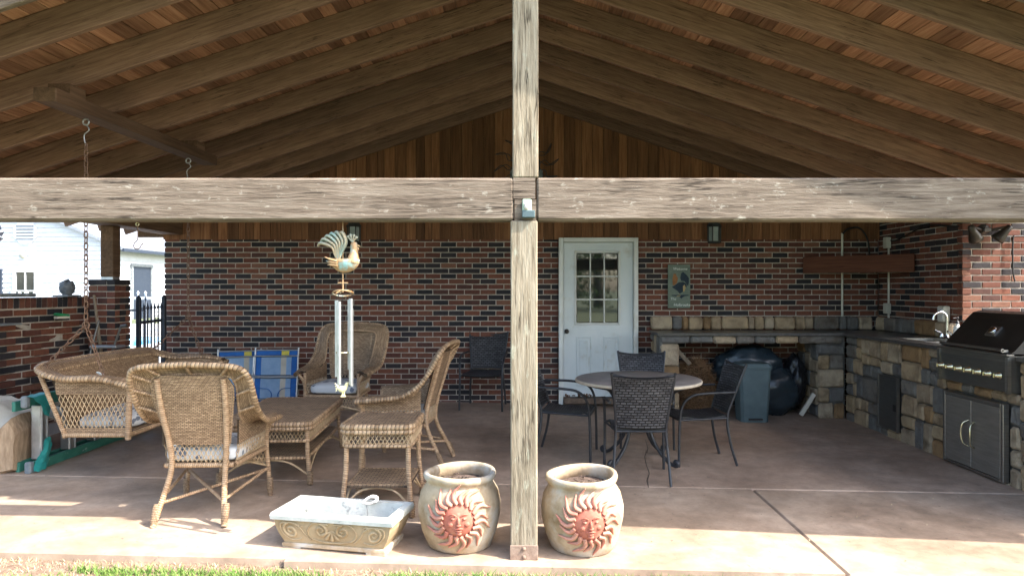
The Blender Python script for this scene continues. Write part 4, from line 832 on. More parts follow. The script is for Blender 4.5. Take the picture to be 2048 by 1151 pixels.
mb = MB(); mb.sheet([[(-h + .06, -.28, .02), (h - .06, -.28, .02)], [(-h + .06, .17, .02), (h - .06, .17, .02)]], .02); mb.build('seat', MT['weave_big'], sw); mb = MB(); mb.tube([(-h + .05, -.29, .01), (h - .05, -.29, .01)], .018, 8); mb.tube([(-h + .05, .17, .0), (h - .05, .17, .0)], .016, 8); mb.build('seat_rail', MT['wrap'], sw)
cushion_mb(1.34, .42, .10, (0, -.06, .08)).build('cushion', MT['cushion'], sw)
link = MB(); link.tube([(.013 * math.cos(t) if abs(math.cos(t)) > 0 else 0, 0, .013 * math.sin(t) + (.012 if math.sin(t) > 0 else -.012)) for t in [k * math.pi / 5 + .01 for k in range(10)]], .0042, 5, True)
def chain(mb, a, b, pitch=.041):
    a, b = Vector(a), Vector(b); d = b - a; n = max(2, int(d.length / pitch)); q = d.to_track_quat('Z', 'Y').to_matrix()
    for i in range(n):
        rm = q @ rotz(R(90 * (i % 2))); c = a + d * (i + .5) / n; mb.add([c + rm @ v for v in link.v], link.f, None, True)
SO2 = Vector((SWX, SWY, .42)); inv = rotz(R(-90))
for sgn, y in ((-1, 4.86), (1, 6.33)):
    loc = lambda p: inv @ (Vector(p) - SO2); top = (-3.137, y, 2.64); mid = (-3.137, y, 1.21)
    mb = MB(); chain(mb, loc((-3.137, y, 2.50)), loc(mid)); chain(mb, loc(mid), loc((-3.46, y - .02 * sgn, .90))); chain(mb, loc(mid), loc((-3.0, y - .0 * sgn, .83))); mb.build('chain', MT['rust'], sw)
    mb = MB(); P = [Vector((0, .0, 0))]; mb.tube([loc((-3.137 + .022 * math.cos(t), y, 2.655 + .022 * math.sin(t))) for t in [k * .52 for k in range(12)]], .006, 6, True); mb.tube(crom([loc((-3.137, y, 2.64)), loc((-3.115, y, 2.60)), loc((-3.15, y, 2.56)), loc((-3.14, y, 2.49))], 5), .005, 6); mb.build('eye_hook', MT['alu'], sw)
    mb = MB(); mb.tube([loc((-3.137 + .024 * math.cos(t), y, 1.21 + .024 * math.sin(t))) for t in [k * .52 for k in range(12)]], .006, 6, True); mb.build('ring', MT['rust'], sw)
mb = MB(); mb.tube(crom([(-h + .2, -.02, .42), (-h + .19, .02, .44), (-h + .22, .0, .40), (-h + .2, .03, .39)], 4), .006, 6); mb.build('cord', MT['white'], sw)
# ------------------------------------------------------------------ black patio chairs and round table
def patio_chair():
    root = thing('patio_chair', 'x', 'chair'); mt = MT['black']
    G = []
    for i in range(10):     # backrest, faces -Y
        t = i / 9; z = .43 + .41 * t; wd = .175 + .05 * t; G.append([(wd * (2 * j / 10 - 1), .20 + .13 * t + .03 * (1 - (2 * j / 10 - 1) ** 2) + (.02 * max(0, t - .85) / .15), z - .015 * t * (1 - (2 * j / 10 - 1) ** 2)) for j in range(11)])
    mb = MB(); mb.sheet(G, .014); mb.build('backrest', MT['sling'], root)
    mb = MB(); G = [[((.215 - .03 * (i / 8)) * (2 * j / 8 - 1), -.24 + .44 * i / 8, .405 + .012 * math.cos(i / 8 * 6.28) - .012 * math.cos((2 * j / 8 - 1) * 1.5) - (.02 if i == 0 else 0)) for j in range(9)] for i in range(9)]; mb.sheet(G, .016); mb.build('seat', MT['sling'], root)
    for sg in (-1, 1):
        mb = MB(); mb.tube(crom([(sg * .215, .27, 0), (sg * .205, .215, .2), (sg * .19, .195, .40), (sg * .20, .24, .56), (sg * .235, .345, .86)], 5), .0115, 8); mb.build('leg', mt, root)
        mb = MB(); mb.tube(crom([(sg * .245, -.24, 0), (sg * .24, -.235, .30), (sg * .245, -.215, .50), (sg * .255, -.14, .595), (sg * .255, .0, .62), (sg * .24, .24, .625)], 5), .0115, 8); mb.build('leg', mt, root)
    mb = MB()
    for (a, b) in (((-.24, -.23, .395), (.24, -.23, .395)), ((-.19, .20, .40), (.19, .20, .40)), ((-.24, -.23, .395), (-.19, .20, .40)), ((.24, -.23, .395), (.19, .20, .40)), ((-.18, .205, .44), (.18, .205, .44))): mb.tube([a, b], .009, 8)
    mb.build('frame', mt, root); mb = MB()
    mb.tube(crom([(-.23, .335, .845), (-.1, .36, .825), (.1, .36, .825), (.23, .335, .845)], 4), .010, 8); mb.build('top_rail', mt, root); return root
pc = patio_chair(); PG = 'black woven patio chairs'
for i, (x, y, rz, sc, lb) in enumerate([(.88, 5.40, 178, 1, 'black woven patio chair at round table with its back to the lawn'), (.36, 6.10, 78, 1, 'black woven patio chair at round table nearest the porch post, side on'), (1.50, 5.98, -86, 1, 'black woven patio chair at round table turned away from the pedal bin'), (1.14, 6.58, -4, 1, 'black woven patio chair at round table nearest the white door'), (-.52, 8.40, -6, 1.06, 'black woven patio chair standing alone against the brick wall')]):
    o = pc if i == 0 else copy_tree(pc); o.location = (x, y, fz(x)); o.rotation_euler = (0, 0, R(rz)); o.scale = (sc, sc, sc); o['label'] = lb; o['group'] = PG
rt = thing('round_table', 'round slate topped patio table on curved black iron legs', 'table', (.961, 5.88, fz(.961))); mb = MB(); mb.lathe([(0, .718), (.525, .718), (.532, .714)], n=64); mb.build('table_top', MT['tabletop'], rt)
mb = MB(); mb.lathe([(0, .684), (.50, .684), (.538, .690), (.541, .706), (.533, .7145), (.528, .7145)], n=64); mb.build('rim', MT['tablerim'], rt)
for k in range(4):
    a = R(45 + 90 * k); rm = rotz(a); mb = MB(); mb.tube([rm @ Vector(p) for p in crom([(.44, 0, .68), (.34, 0, .62), (.20, 0, .45), (.13, 0, .30), (.18, 0, .17), (.30, 0, .055), (.38, 0, .03), (.40, 0, .055), (.375, 0, .07), (.365, 0, .045)], 6)], .016, 8); mb.build('leg', MT['black'], rt)
mb = MB(); mb.tube([(.14 * math.cos(k * .3927), .14 * math.sin(k * .3927), .31) for k in range(16)], .010, 8, True); mb.tube([(.44 * math.cos(k * .2618), .44 * math.sin(k * .2618), .672) for k in range(24)], .011, 8, True); mb.build('ring', MT['black'], rt)
# ------------------------------------------------------------------ pots with sun faces
def sun_pot(x, y, label, rz, tilt):
    root = thing('sun_face_pot', label, 'plant pot', (x, y, fz(x)), R(rz), 'clay pots with red sun faces beside the post'); root.rotation_euler = (tilt[0], tilt[1], R(rz))
    prof = [(.0, .0), (.168, .0), (.184, .012), (.214, .09), (.234, .18), (.236, .24), (.222, .31), (.196, .352), (.188, .366), (.196, .378), (.206, .39), (.208, .405), (.203, .418), (.190, .422), (.178, .414), (.172, .39), (.178, .36), (.19, .34)]
    def wob(p, a): k = 1 + .014 * mnoise.noise(Vector((math.cos(a) * 1.3, math.sin(a) * 1.3, p.z * 5 + x))); return Vector((p.x * k, p.y * k, p.z + .004 * math.sin(a * 2 + x)))
    mb = MB(); mb.lathe(prof, (0, 0, 0), 56, None, wob); mb.build('pot', MT['terracotta'], root)
    mb = MB(); mb.lathe([(.19, .345), (.12, .352), (.05, .358), (0, .36)], (0, 0, 0), 24, None, lambda p, a: p + Vector((0, 0, .012 * mnoise.noise(p * 22))))
    for k in range(40): a = random.uniform(0, 6.28); q = random.uniform(0, .15); mb.box((q * math.cos(a), q * math.sin(a), .362), (random.uniform(.01, .035), .006, .005), rotz(random.uniform(0, 3)) @ roty(random.uniform(-.6, .6)))
    mb.build('soil', MT['potsoil'], root)
    cz = .208; fc = Vector((0, -.222, cz))
    def surf(u, v):   # point on the pot surface at face-plane offset (u, v)
        z = cz + v; r = None
        for (r0, z0), (r1, z1) in zip(prof[1:], prof[2:]):
            if z0 <= z <= z1 and z1 > z0: r = r0 + (r1 - r0) * (z - z0) / (z1 - z0); break
        r = r or .2; u = max(-r * .97, min(r * .97, u)); return Vector((u, -math.sqrt(max(r * r - u * u, 0)), z))
    mb = MB(); mb.ell(fc + Vector((0, .012, 0)), (.090, .048, .098), None, 28, 18); 
    mb.ell(fc + Vector((0, -.028, .0)), (.011, .022, .028), None, 10, 8); mb.ell(fc + Vector((0, -.036, -.018)), (.015, .013, .010), None, 10, 8)
    for s_ in (-1, 1):
        mb.tube(crom([fc + Vector((s_ * .012, -.035, .030)), fc + Vector((s_ * .03, -.037, .041)), fc + Vector((s_ * .052, -.022, .032))], 4), [.004, .006, .003], 6); mb.ell(fc + Vector((s_ * .031, -.030, .016)), (.014, .009, .0085), None, 10, 8); mb.ell(fc + Vector((s_ * .042, -.020, -.016)), (.020, .016, .018), None, 10, 8)
    mb.tube(crom([fc + Vector((-.026, -.027, -.040)), fc + Vector((-.008, -.036, -.036)), fc + Vector((.008, -.036, -.036)), fc + Vector((.026, -.027, -.040))], 4), [.002] + [.006] * 11 + [.002], 6); mb.tube(crom([fc + Vector((-.018, -.028, -.047)), fc + Vector((0, -.034, -.051)), fc + Vector((.018, -.028, -.047))], 4), [.002] + [.0065] * 7 + [.002], 6); mb.ell(fc + Vector((0, -.022, -.066)), (.018, .014, .012), None, 10, 8)
    fo = mb.build('sun_face', MT['sunface'], root)
    for s_ in (-1, 1): mb = MB(); mb.ell(fc + Vector((s_ * .031, -.037, .016)), (.006, .004, .006), None, 8, 6); mb.build('eye', MT['ray'], fo)
    for k in range(20):
        a = 2 * math.pi * k / 20 + .1 + .15 * (x > 0); ln = .094 if k % 2 else .074; pts = []; sg = 1
        for j in range(7):
            t = j / 6; r = .083 + ln * t; aa = a + sg * .16 * math.sin(t * 4.4); p = surf(r * math.cos(aa), r * 1.06 * math.sin(aa)); n_ = Vector((p.x, p.y, 0)).normalized(); pts.append(p + n_ * (.010 - .004 * t))
        mb = MB(); mb.tube(pts, [.012, .0135, .0125, .011, .009, .006, .0025], 8); mb.tube([p + Vector((p.x, p.y, 0)).normalized() * .010 for p in pts[:5]], [.004, .004, .0035, .003, .002], 6); mb.build('ray', MT['ray'], root)
    return root
sun_pot(-.384, 3.93, 'sun face clay pot between the cast planter and the post', 4, (0, 0)); sun_pot(.325, 3.93, 'sun face clay pot on the grill side of the post', 6, (R(1.), R(-1.5)))
# ------------------------------------------------------------------ cast planter
pl = thing('cast_planter', 'rectangular cast stone trough planter with scrollwork front', 'planter', (-1.045, 3.90, fz(-1.04)), R(-11)); LX, LY, HH = .72, .33, .205; mb = MB()
def rect(w_, d_, z): return [(-w_ / 2, -d_ / 2, z), (w_ / 2, -d_ / 2, z), (w_ / 2, d_ / 2, z), (-w_ / 2, d_ / 2, z)]
lv = [(.585, .245, .028), (.60, .255, .045), (.64, .275, .08), (.675, .295, .125), (.685, .305, .165)]; vs_ = [p for l in lv for p in rect(*l)]; mb.add(vs_, [(3, 2, 1, 0)] + [(4 * i + k, 4 * i + (k + 1) % 4, 4 * i + 4 + (k + 1) % 4, 4 * i + 4 + k) for i in range(4) for k in range(4)]); mb.build('body', MT['planter'], pl)
mb = MB(); lv = [(.66, .285, .163), (LX, LY, .168), (LX + .006, LY + .006, .19), (LX - .006, LY - .006, HH), (LX - .085, LY - .085, HH), (LX - .10, LY - .10, .10), (LX - .13, LY - .12, .05)]; vs_ = [p for l in lv for p in rect(*l)]; mb.add(vs_, [(4 * i + k, 4 * i + (k + 1) % 4, 4 * i + 4 + (k + 1) % 4, 4 * i + 4 + k) for i in range(6) for k in range(4)] + [(24, 25, 26, 27)]); mb.build('rim', MT['plrim'], pl)
mb = MB(); mb.box((0, 0, .020), (.62, .27, .024), bev=.006)
for sx in (-1, 1): mb.box((sx * .25, 0, .005), (.11, .265, .016))
mb.build('plinth', MT['sunface'] if False else MT['terracotta'], pl)
def ff_(u, v): # front face point, u in [-1,1], v in [0,1]
    z = .045 + .115 * v; t = (z - .045) / .12; dpt = .255 + .05 * min(1, t * 1.1); wd = .60 + .085 * min(1, t * 1.1); return Vector((u * wd / 2, -dpt / 2 - .002, z))
mb = MB()
def spiral(cu, cv, r0, turns, a0, sg, r=.008): mb.tube([ff_(cu + (r0 * (1 - k / 30) + .004) * math.cos(a0 + sg * turns * 6.28 * k / 30) / .32, cv + (r0 * (1 - k / 30) + .004) * math.sin(a0 + sg * turns * 6.28 * k / 30) / .115) for k in range(31)], [r] * 20 + [r * .8] * 11, 6)
for s_ in (-1, 1):
    spiral(s_ * .20, .62, .036, 1.6, math.pi / 2, s_); spiral(s_ * .76, .52, .040, 1.7, R(90), -s_); spiral(s_ * .60, .8, .015, 1.1, 0, s_, .0045)
    mb.tube(crom([ff_(s_ * .05, .95), ff_(s_ * .30, .98), ff_(s_ * .44, .6), ff_(s_ * .40, .2), ff_(s_ * .2, .04), ff_(0, .02)], 5), .006, 6); mb.tube(crom([ff_(s_ * .42, .08), ff_(s_ * .52, .4), ff_(s_ * .58, .75), ff_(s_ * .70, .93), ff_(s_ * .90, .85), ff_(s_ * .93, .4), ff_(s_ * .8, .06), ff_(s_ * .6, .14)], 5), .0055, 6)
for a in (-60, -32, 0, 32, 60): c = ff_(.0, .62); e = ff_(math.sin(R(a)) * .24, .62 - .52 * math.cos(R(a))); mb.tube([c, c.lerp(e, .5), c.lerp(e, .8), e], [.004, .007, .012, .006], 8)
mb.build('scrollwork', MT['planter'], pl); mb = MB(); mb.box((0, 0, .07), (.60, .21, .02)); mb.build('soil', MT['potsoil'], pl)
hk = thing('garden_hook', 'small white curled plant hook standing in the cast planter', 'hook', (-.93, 3.96, .08)); mb = MB(); mb.tube(crom([(-.02, 0, .15), (.0, 0, .17), (.03, 0, .185), (.06, 0, .18), (.055, 0, .16), (.02, 0, .145), (-.02, 0, .15)], 5), [.008] * 10 + [.011] * 12 + [.008] * 9, 8); mb.build('curl', MT['ceramic'], hk); mb = MB(); mb.tube([(.02, 0, 0), (.0, 0, .16)], .003, 6); mb.build('wire', MT['alu'], hk)
sp = MB(); sp.add(*(lambda L: ([v for l in L for v in l], [(4 * i, 4 * i + 1, 4 * i + 2, 4 * i + 3) for i in range(len(L))]))([[c + d1, c - d1, c - d1 + d2, c + d1 + d2] for c, d1, d2 in [(Vector((-.83 + random.gauss(0, .03), 3.89 + random.gauss(0, .03), .075 + fz(-.8))), Vector((random.uniform(-.012, .012), .006, .004)), Vector((random.gauss(0, .014), random.gauss(0, .014), .03))) for _ in range(50)]])); tag(sp.build('weed_sprout', MT['grass']), 'small green weed sprouting in the corner of the cast planter', 'plant')
# ------------------------------------------------------------------ wind chime
wx, wy = -1.017, 3.78; WO = Vector((wx, wy, .87))
wc = thing('wind_chime', 'copper rooster wind chime with silver tubes hanging from the crossbeam', 'wind chime', WO)
mb = MB(); mb.tube([(wx, wy, 1.845), (wx, wy, 1.60)], .0025, 5); mb.tube([(wx, wy, 1.56), (wx, wy, 1.45)], .004, 5); mb.box((wx, wy, 1.503), (.055, .006, .006)); mb.build('wire', MT['copper'], wc, WO)
mb = MB()   # boat shaped body
def body(p, d): return Vector((p.x, p.y, min(p.z, .0)))
mb.ell((wx + .012, wy, 1.633), (.082, .042, .075), None, 24, 16, body); mb.build('body', MT['copper'], wc, WO)
for k in range(3): mb = MB(); mb.tube(crom([(wx - .02, wy - .03, 1.62 - .012 * k), (wx - .06, wy - .028, 1.63 - .014 * k), (wx - .095 + .008 * k, wy - .02, 1.645 - .022 * k)], 4), [.016] * 5 + [.012, .009, .006, .003], 8, flat=.5); mb.build('wing_feather', MT['copper'], wc, WO)
for k in range(6):
    t = k / 5; a = R(75 + 62 * t); L_ = .155 - .02 * t; b0 = Vector((wx - .02 - .012 * t, wy, 1.63)); e = b0 + Vector((math.cos(a) * L_ * .75 - .012, 0, math.sin(a) * L_)); mid = b0.lerp(e, .55) + Vector((.028 - .006 * t, 0, .018)); tip = e + Vector((-.022, 0, -.012 - .006 * t))
    P = crom([b0, b0.lerp(mid, .5), mid, e, tip], 4); mb = MB(); n = len(P); mb.tube(P, [.009 + .016 * math.sin(min(1, i / (n * .7)) * 1.57) - .020 * max(0, (i - n * .75) / (n * .25)) for i in range(n)], 8, flat=.4); mb.build('tail_feather', MT['patina'], wc, WO)
mb = MB(); mb.tube(crom([(wx + .055, wy, 1.615), (wx + .062, wy, 1.665), (wx + .062, wy, 1.71), (wx + .06, wy, 1.728)], 5), [.036, .036, .033, .03, .027, .024, .022, .021, .02, .02, .02, .019, .018, .017, .015, .010], 12); mb.build('neck', MT['copper'], wc, WO)
mb = MB()
for k, (dx, dz) in enumerate(((-.026, .028), (-.012, .038), (.006, .036), (.020, .026))): mb.tube([(wx + .055, wy, 1.726), (wx + .055 + dx, wy, 1.728 + dz)], [.008, .009], 8, flat=.5); mb.ell((wx + .055 + dx, wy, 1.728 + dz), (.009, .005, .009), None, 8, 6)
mb.build('comb', MT['patina'], wc, WO); mb = MB(); mb.tube([(wx + .072, wy, 1.712), (wx + .097, wy, 1.704)], [.008, .002], 8); mb.ell((wx + .083, wy, 1.69), (.007, .005, .011), None, 8, 6); mb.build('beak', MT['copper'], wc, WO)
mb = MB(); mb.tube([(wx + .055 * math.cos(k * .2618), wy + .055 * math.sin(k * .2618), 1.445 - .30 * .055 * math.sin(k * .2618) + .06 * .055 * math.cos(k * .2618)) for k in range(24)], .0045, 6, True)
for k in range(3): a = k * 2.094; mb.tube([(wx, wy, 1.463), (wx + .055 * math.cos(a), wy + .055 * math.sin(a), 1.445)], .003, 5)
mb.build('ring', MT['copper'], wc, WO)
for a, z0, z1, r in ((150, .98, 1.405, .0105), (60, 1.02, 1.41, .008), (260, .945, 1.40, .011), (350, .94, 1.415, .0115), (20, .93, 1.36, .010)):
    c = Vector((wx + .047 * math.cos(R(a)), wy + .047 * math.sin(R(a)), 0)); mb = MB(); mb.tube([c + Vector((0, 0, z0)), c + Vector((0, 0, z1))], r, 12); tb = mb.build('chime_tube', MT['alu'], wc, WO); mb = MB(); mb.tube([c + Vector((0, 0, z1)), Vector((wx + .055 * math.cos(R(a)), wy + .055 * math.sin(R(a)), 1.443))], .0015, 4); mb.build('string', MT['cable'], tb, WO)
mb = MB(); mb.lathe([(0, 0), (.038, 0), (.038, .006), (0, .006)], (wx, wy, 1.115), 18); mb.build('striker', MT['brass'], wc, WO); mb = MB(); mb.tube([(wx, wy, 1.44), (wx, wy, .945)], .0015, 4); mb.build('string', MT['cable'], wc, WO)
mb = MB(); mb.ell((wx - .004, wy, .915), (.024, .012, .018), None, 14, 10); mb.tube(crom([(wx + .01, wy, .918), (wx + .02, wy, .938), (wx + .024, wy, .952)], 4), [.013, .012, .011, .01, .0095, .009, .009, .008, .006], 8); mb.tube([(wx + .03, wy, .95), (wx + .042, wy, .947)], [.004, .001], 6)
for k in range(4): mb.tube(crom([(wx - .015, wy, .918), (wx - .03, wy, .935 - .006 * k), (wx - .044 + .002 * k, wy, .945 - .014 * k)], 3), .0055, 6, flat=.5)
mb.tube([(wx, wy, .90), (wx - .004, wy, .878)], .004, 6); mb.tube([(wx + .008, wy, .90), (wx + .006, wy, .876)], .004, 6); mb.box((wx + .002, wy, .875), (.026, .014, .005)); mb.build('rooster_weight', MT['yellowtoy'], wc, WO)
# hook under the crossbeam
hx = -2.16; hk2 = thing('hanging_hook', 'rusty iron hook hanging from an eye screw under the crossbeam', 'hook', (hx, 3.79, 1.84)); mb = MB(); mb.tube([(.009 * math.cos(k * .6), 0, -.012 + .009 * math.sin(k * .6)) for k in range(10)], .0028, 6, True); mb.build('eye', MT['brass'], hk2); mb = MB(); mb.tube(crom([(0, 0, -.02), (.001, 0, -.06), (-.001, 0, -.10), (-.018, 0, -.118), (-.02, 0, -.14), (-.004, 0, -.15), (.014, 0, -.143), (.022, 0, -.125), (.034, 0, -.118)], 5), .003, 6); mb.build('hook', MT['rust'], hk2)
# ------------------------------------------------------------------ folded beach chairs
def beach_chair(x, y, rz, lean, label, sc=1.):
    root = thing('folded_beach_chair', label, 'folding chair', (x, y, fz(x)), R(rz), 'folded blue beach chairs against the wall'); root.rotation_euler = (R(lean), 0, R(rz)); root.scale = (sc,) * 3
    mb = MB(); loop = crom([(-.27, 0, .03), (-.27, 0, .70), (.27, 0, .70), (.27, 0, .03)], 1); mb.tube([(-.28, 0, .0), (-.28, 0, .73)], .011, 8); mb.tube([(.28, 0, 0), (.28, 0, .73)], .011, 8); mb.tube([(-.28, 0, .70), (.28, 0, .70)], .010, 8); mb.build('frame', MT['alu'], root)
    for z0, z1 in ((.36, .62), (.06, .34)):
        mb = MB(); mb.tube(crom([(-.285, -.035, z1), (-.285, -.035, z0 + .06), (-.25, -.035, z0), (.25, -.035, z0), (.285, -.035, z0 + .06), (.285, -.035, z1)], 4), .009, 8); mb.tube([(-.285, -.035, z1), (.285, -.035, z1)], .009, 8); lf = mb.build('leg_frame', MT['alu'], root); 
        for zz in (z0, z1): mb = MB(); mb.box((0, -.03, zz), (.40, .02, .022), bev=.004); mb.build('cross_bar', MT['shutter'], lf)
    def strip(x0, x1, z0, z1, m, dy=0.): mb = MB(); mb.sheet([[(x0 + (x1 - x0) * i / 4, .004 + dy + .006 * math.sin(z * 20), z) for i in range(5)] for z in [z0 + (z1 - z0) * j / 6 for j in range(7)]], .004); mb.build('fabric', m, root)
    strip(-.265, .265, .03, .69, MT['blue']); strip(-.195, .06, .06, .62, MT['paleblue'], -.007); strip(.06, .13, .06, .62, MT['yellow'] if False else MT['tarp'], -.0075); strip(.13, .195, .06, .62, MT['paleblue'], -.007); strip(.06, .16, .63, .688, MT['yellow'], -.008)
    mb = MB()
    for sx in (-1, 1): mb.tube(crom([(sx * .20, -.012, .20), (sx * .09, -.012, .19), (sx * .04, -.012, .12), (sx * .06, -.012, .05)], 4), .014, 6, flat=.3)
    mb.build('strap', MT['blue'], root); return root
beach_chair((549 - CX) * 8.4 / F, 8.40, 3, -9, 'folded blue and white beach chair beside the high backed wicker armchair', .94); beach_chair((472 - CX) * 8.4 / F, 8.47, 14, -9, 'folded blue beach chair tilted behind the front wicker armchair', .90)
# ------------------------------------------------------------------ ladder, tarp, logs on the left
ld = thing('step_ladder', 'paint spattered green fibreglass step ladder lying on its side under the swing', 'ladder', (-3.80, 5.2, fz(-3.8)), R(90)); ld.location.x = -3.78
def rail(y0, z, name='side_rail'):
    mb = MB(); mb.box((1.02, y0, z), (2.04, .028, .075), bev=.003); return mb.build(name, MT['ladder'], ld)
rail(0, .04); rail(.03, .54); rail(.10, .04, 'rear_rail'); rail(.13, .50, 'rear_rail')
for k in range(6):
    x = .12 + .33 * k; mb = MB(); mb.box((x, .015 - .0005 * k, .29), (.085, .075, .42), bev=.006)
    for q in (-1, 1): mb.box((x + q * .03, -.026, .29), (.008, .008, .42))
    mb.build('step', MT['alu'], ld)
for (z, yy) in ((.04, 0), (.54, .03)): mb = MB(); mb.box((-.012, yy, z), (.05, .05, .09), bev=.01); mb.build('foot', MT['slate'], ld)
def wrap_sheet(P, name='plastic_wrap'):
    """crumpled sheet through a grid of guide points"""
    G = []; nr = len(P)
    cols = [crom(r, 6) for r in P]; m = len(cols[0])
    for i in range((nr - 1) * 6 + 1):
        t = i / 6; a = min(int(t), nr - 2); f = t - a; row = []
        for j in range(m):
            q = cols[a][j].lerp(cols[a + 1][j], f); q = q + Vector((.012 * mnoise.noise(q * 31), -.016 * abs(mnoise.noise(q * 19)), .010 * mnoise.noise(q * 27))); row.append(q)
        G.append(row)
    mb = MB(); mb.sheet(G, .003); mb.build(name, MT['tealwrap'], ld)
wrap_sheet([[(-.02, .05, .583), (.08, .05, .583), (.17, .05, .582)], [(-.02, -.022, .575), (.08, -.03, .575), (.17, -.025, .578)], [(.05, -.05, .50), (.10, -.055, .49), (.15, -.05, .52)], [(.08, -.05, .43), (.11, -.055, .41), (.14, -.05, .44)]])
wrap_sheet([[(.085, -.05, .24), (.12, -.058, .25), (.15, -.05, .24)], [(.06, -.05, .16), (.10, -.062, .15), (.15, -.05, .17)], [(.0, -.035, .085), (.07, -.055, .08), (.14, -.04, .085)], [(-.04, -.05, .012), (.05, -.06, .010), (.12, -.04, .03)]])
def logs(x, y, z, r, L_, rz, m, label, name='log', sq=1.):
    root = thing(name, label, 'log', (x, y, z), R(rz)); mb = MB(); n = 18
    mb.tube([(0, -L_ / 2 + L_ * k / 6, r * .12 * mnoise.noise(Vector((k, x * 9, 0)))) for k in range(7)], [r * (1 + .1 * mnoise.noise(Vector((k * .8, x * 5, 2)))) for k in range(7)], n, flat=sq); mb.build('trunk_piece', m, root)
    mb = MB(); mb.lathe([(0, 0), (r * .9, 0), (r * .9, .004), (0, .004)], (0, -L_ / 2 - .003, 0), n, rotx(R(90))); mb.build('cut_end', MT['log'], root); return root
logs(-4.18, 5.40, fz(-4.1) + .11, .11, .5, -20, MT['darklog'], 'dark weathered log on the floor beside the ladder foot'); logs(-4.36, 5.55, fz(-4.2) + .12, .12, .6, 5, MT['darklog'], 'thick old log lying against the garden wall'); logs(-4.27, 5.5, fz(-4.2) + .33, .10, .55, -8, MT['darklog'], 'old log stacked on top under the canvas tarp')
random.seed(14); mb = MB(); poly = [(.055, .42), (.10, .30), (.085, .02), (-.02, .0), (-.11, .05), (-.10, .16), (-.04, .33)]; rings = []
for k, (yy, sc_) in enumerate(((-.16, .90), (-.13, 1.), (.0, 1.04), (.13, .98), (.16, .86))):
    dn = []
    for a, b in zip(poly, poly[1:] + poly[:1]):
        for t in (0, .33, .66): q = Vector((a[0] + (b[0] - a[0]) * t, 0, a[1] + (b[1] - a[1]) * t)); n3 = mnoise.noise(Vector((q.x * 9, yy * 4, q.z * 9))); dn.append(Vector((q.x * sc_ * (1 + .16 * n3), yy + .02 * n3, .2 + (q.z - .2) * sc_ + .012 * n3)))
    rings.append(dn)
m_ = len(rings[0]); mb.add([p for r_ in rings for p in r_], [tuple(range(m_)), tuple(range(5 * m_ - 1, 4 * m_ - 1, -1))] + [(i * m_ + k, (i + 1) * m_ + k, (i + 1) * m_ + (k + 1) % m_, i * m_ + (k + 1) % m_) for i in range(4) for k in range(m_)])
o = tag(mb.build('split_log', MT['log']), 'pale split log standing on end beside the green ladder', 'log'); o.location = (-3.99, 5.30, fz(-3.95)); o.rotation_euler = (0, 0, R(12))
G = []
for i in range(26):
    row = []
    for j in range(26):
        u, v = i / 25, j / 25; x = -4.74 + .74 * u; y = 5.14 + .75 * v; z = .46 - .12 * max(0, u - .62) / .38 * (1 + .5 * mnoise.noise(Vector((v * 4, 0, 0)))) - .12 * max(0, .25 - v) / .25 + .05 * mnoise.noise(Vector((u * 3, v * 3, 1))) + .03 * mnoise.noise(Vector((u * 9, v * 4, 5))) + .014 * mnoise.noise(Vector((u * 22, v * 9, 2))); row.append((x, y, z + .08))
    G.append(row)
mb = MB(); mb.sheet(G, .012); tag(mb.build('canvas_tarp', MT['tarp']), 'rumpled cream canvas tarp thrown over the logs', 'tarp')
# things on and by the garden wall
def on_wall(px, yy): return (px - CX) * yy / F
mb = MB(); mb.box((-5.0, 6.48, 1.405), (.30, .62, .035), rotz(R(6)), .008, .006); tag(mb.build('slate_slab', MT['slate']), 'flat slate slab lying on top of the garden wall', 'stone slab')
mb = MB(); mb.box((-4.90, 7.28, 1.395), (.16, .24, .02), rotz(R(4)), .004); tag(mb.build('slate_slab', MT['slate']), 'thin slate tile under the carved stone on the garden wall', 'stone slab')
mb = MB(); mb.ell((0, 0, .075), (.075, .07, .085), None, 28, 22, lambda p, d: p * (1 + .10 * math.cos(d.x * 9) * max(0, d.z) + .14 * mnoise.noise(d * 3))); o = tag(mb.build('carved_stone', MT['greystone']), 'small knobbly grey carved stone standing on the garden wall', 'stone'); o.location = (-4.90, 7.28, 1.402)
for (y, z, L_, lb) in ((6.05, 1.13, .26, 'dark slate piece jutting from the garden wall, further from the pillar'), (6.42, 1.135, .26, 'dark slate piece jutting from the garden wall, nearer the pillar')):
    mb = MB(); t = (y - GB.y) / (GA.y - GB.y); xx = GB.x + (GA.x - GB.x) * t; mb.box((xx + .05, y, z), (.20, L_, .018), rotz(R(-5)), .004, .003); tag(mb.build('slate_ledge', MT['slate']), lb, 'stone slab')
br = thing('scrub_brush', 'green plastic scrub brush resting on the garden wall ledge', 'brush', (-4.78, 7.02, 1.17), R(70)); mb = MB(); mb.box((0, 0, .03), (.15, .06, .03), roty(R(8)), .012); mb.build('handle', MT['greenplastic'], br); mb = MB(); mb.box((0, 0, .006), (.13, .05, .024)); mb.build('bristles', MT['tarp'], br)
mb = MB(); a, b = U(188, 590, 7.35), U(215, 700, 7.2); b.z = fz(-4.5); a.x += .0; mb.tube([a, a.lerp(b, .5) + Vector((.01, 0, 0)), b], [.014, .017, .019], 8); tag(mb.build('wooden_pole', MT['stick']), 'old wooden pole leaning against the brick pillar', 'pole')
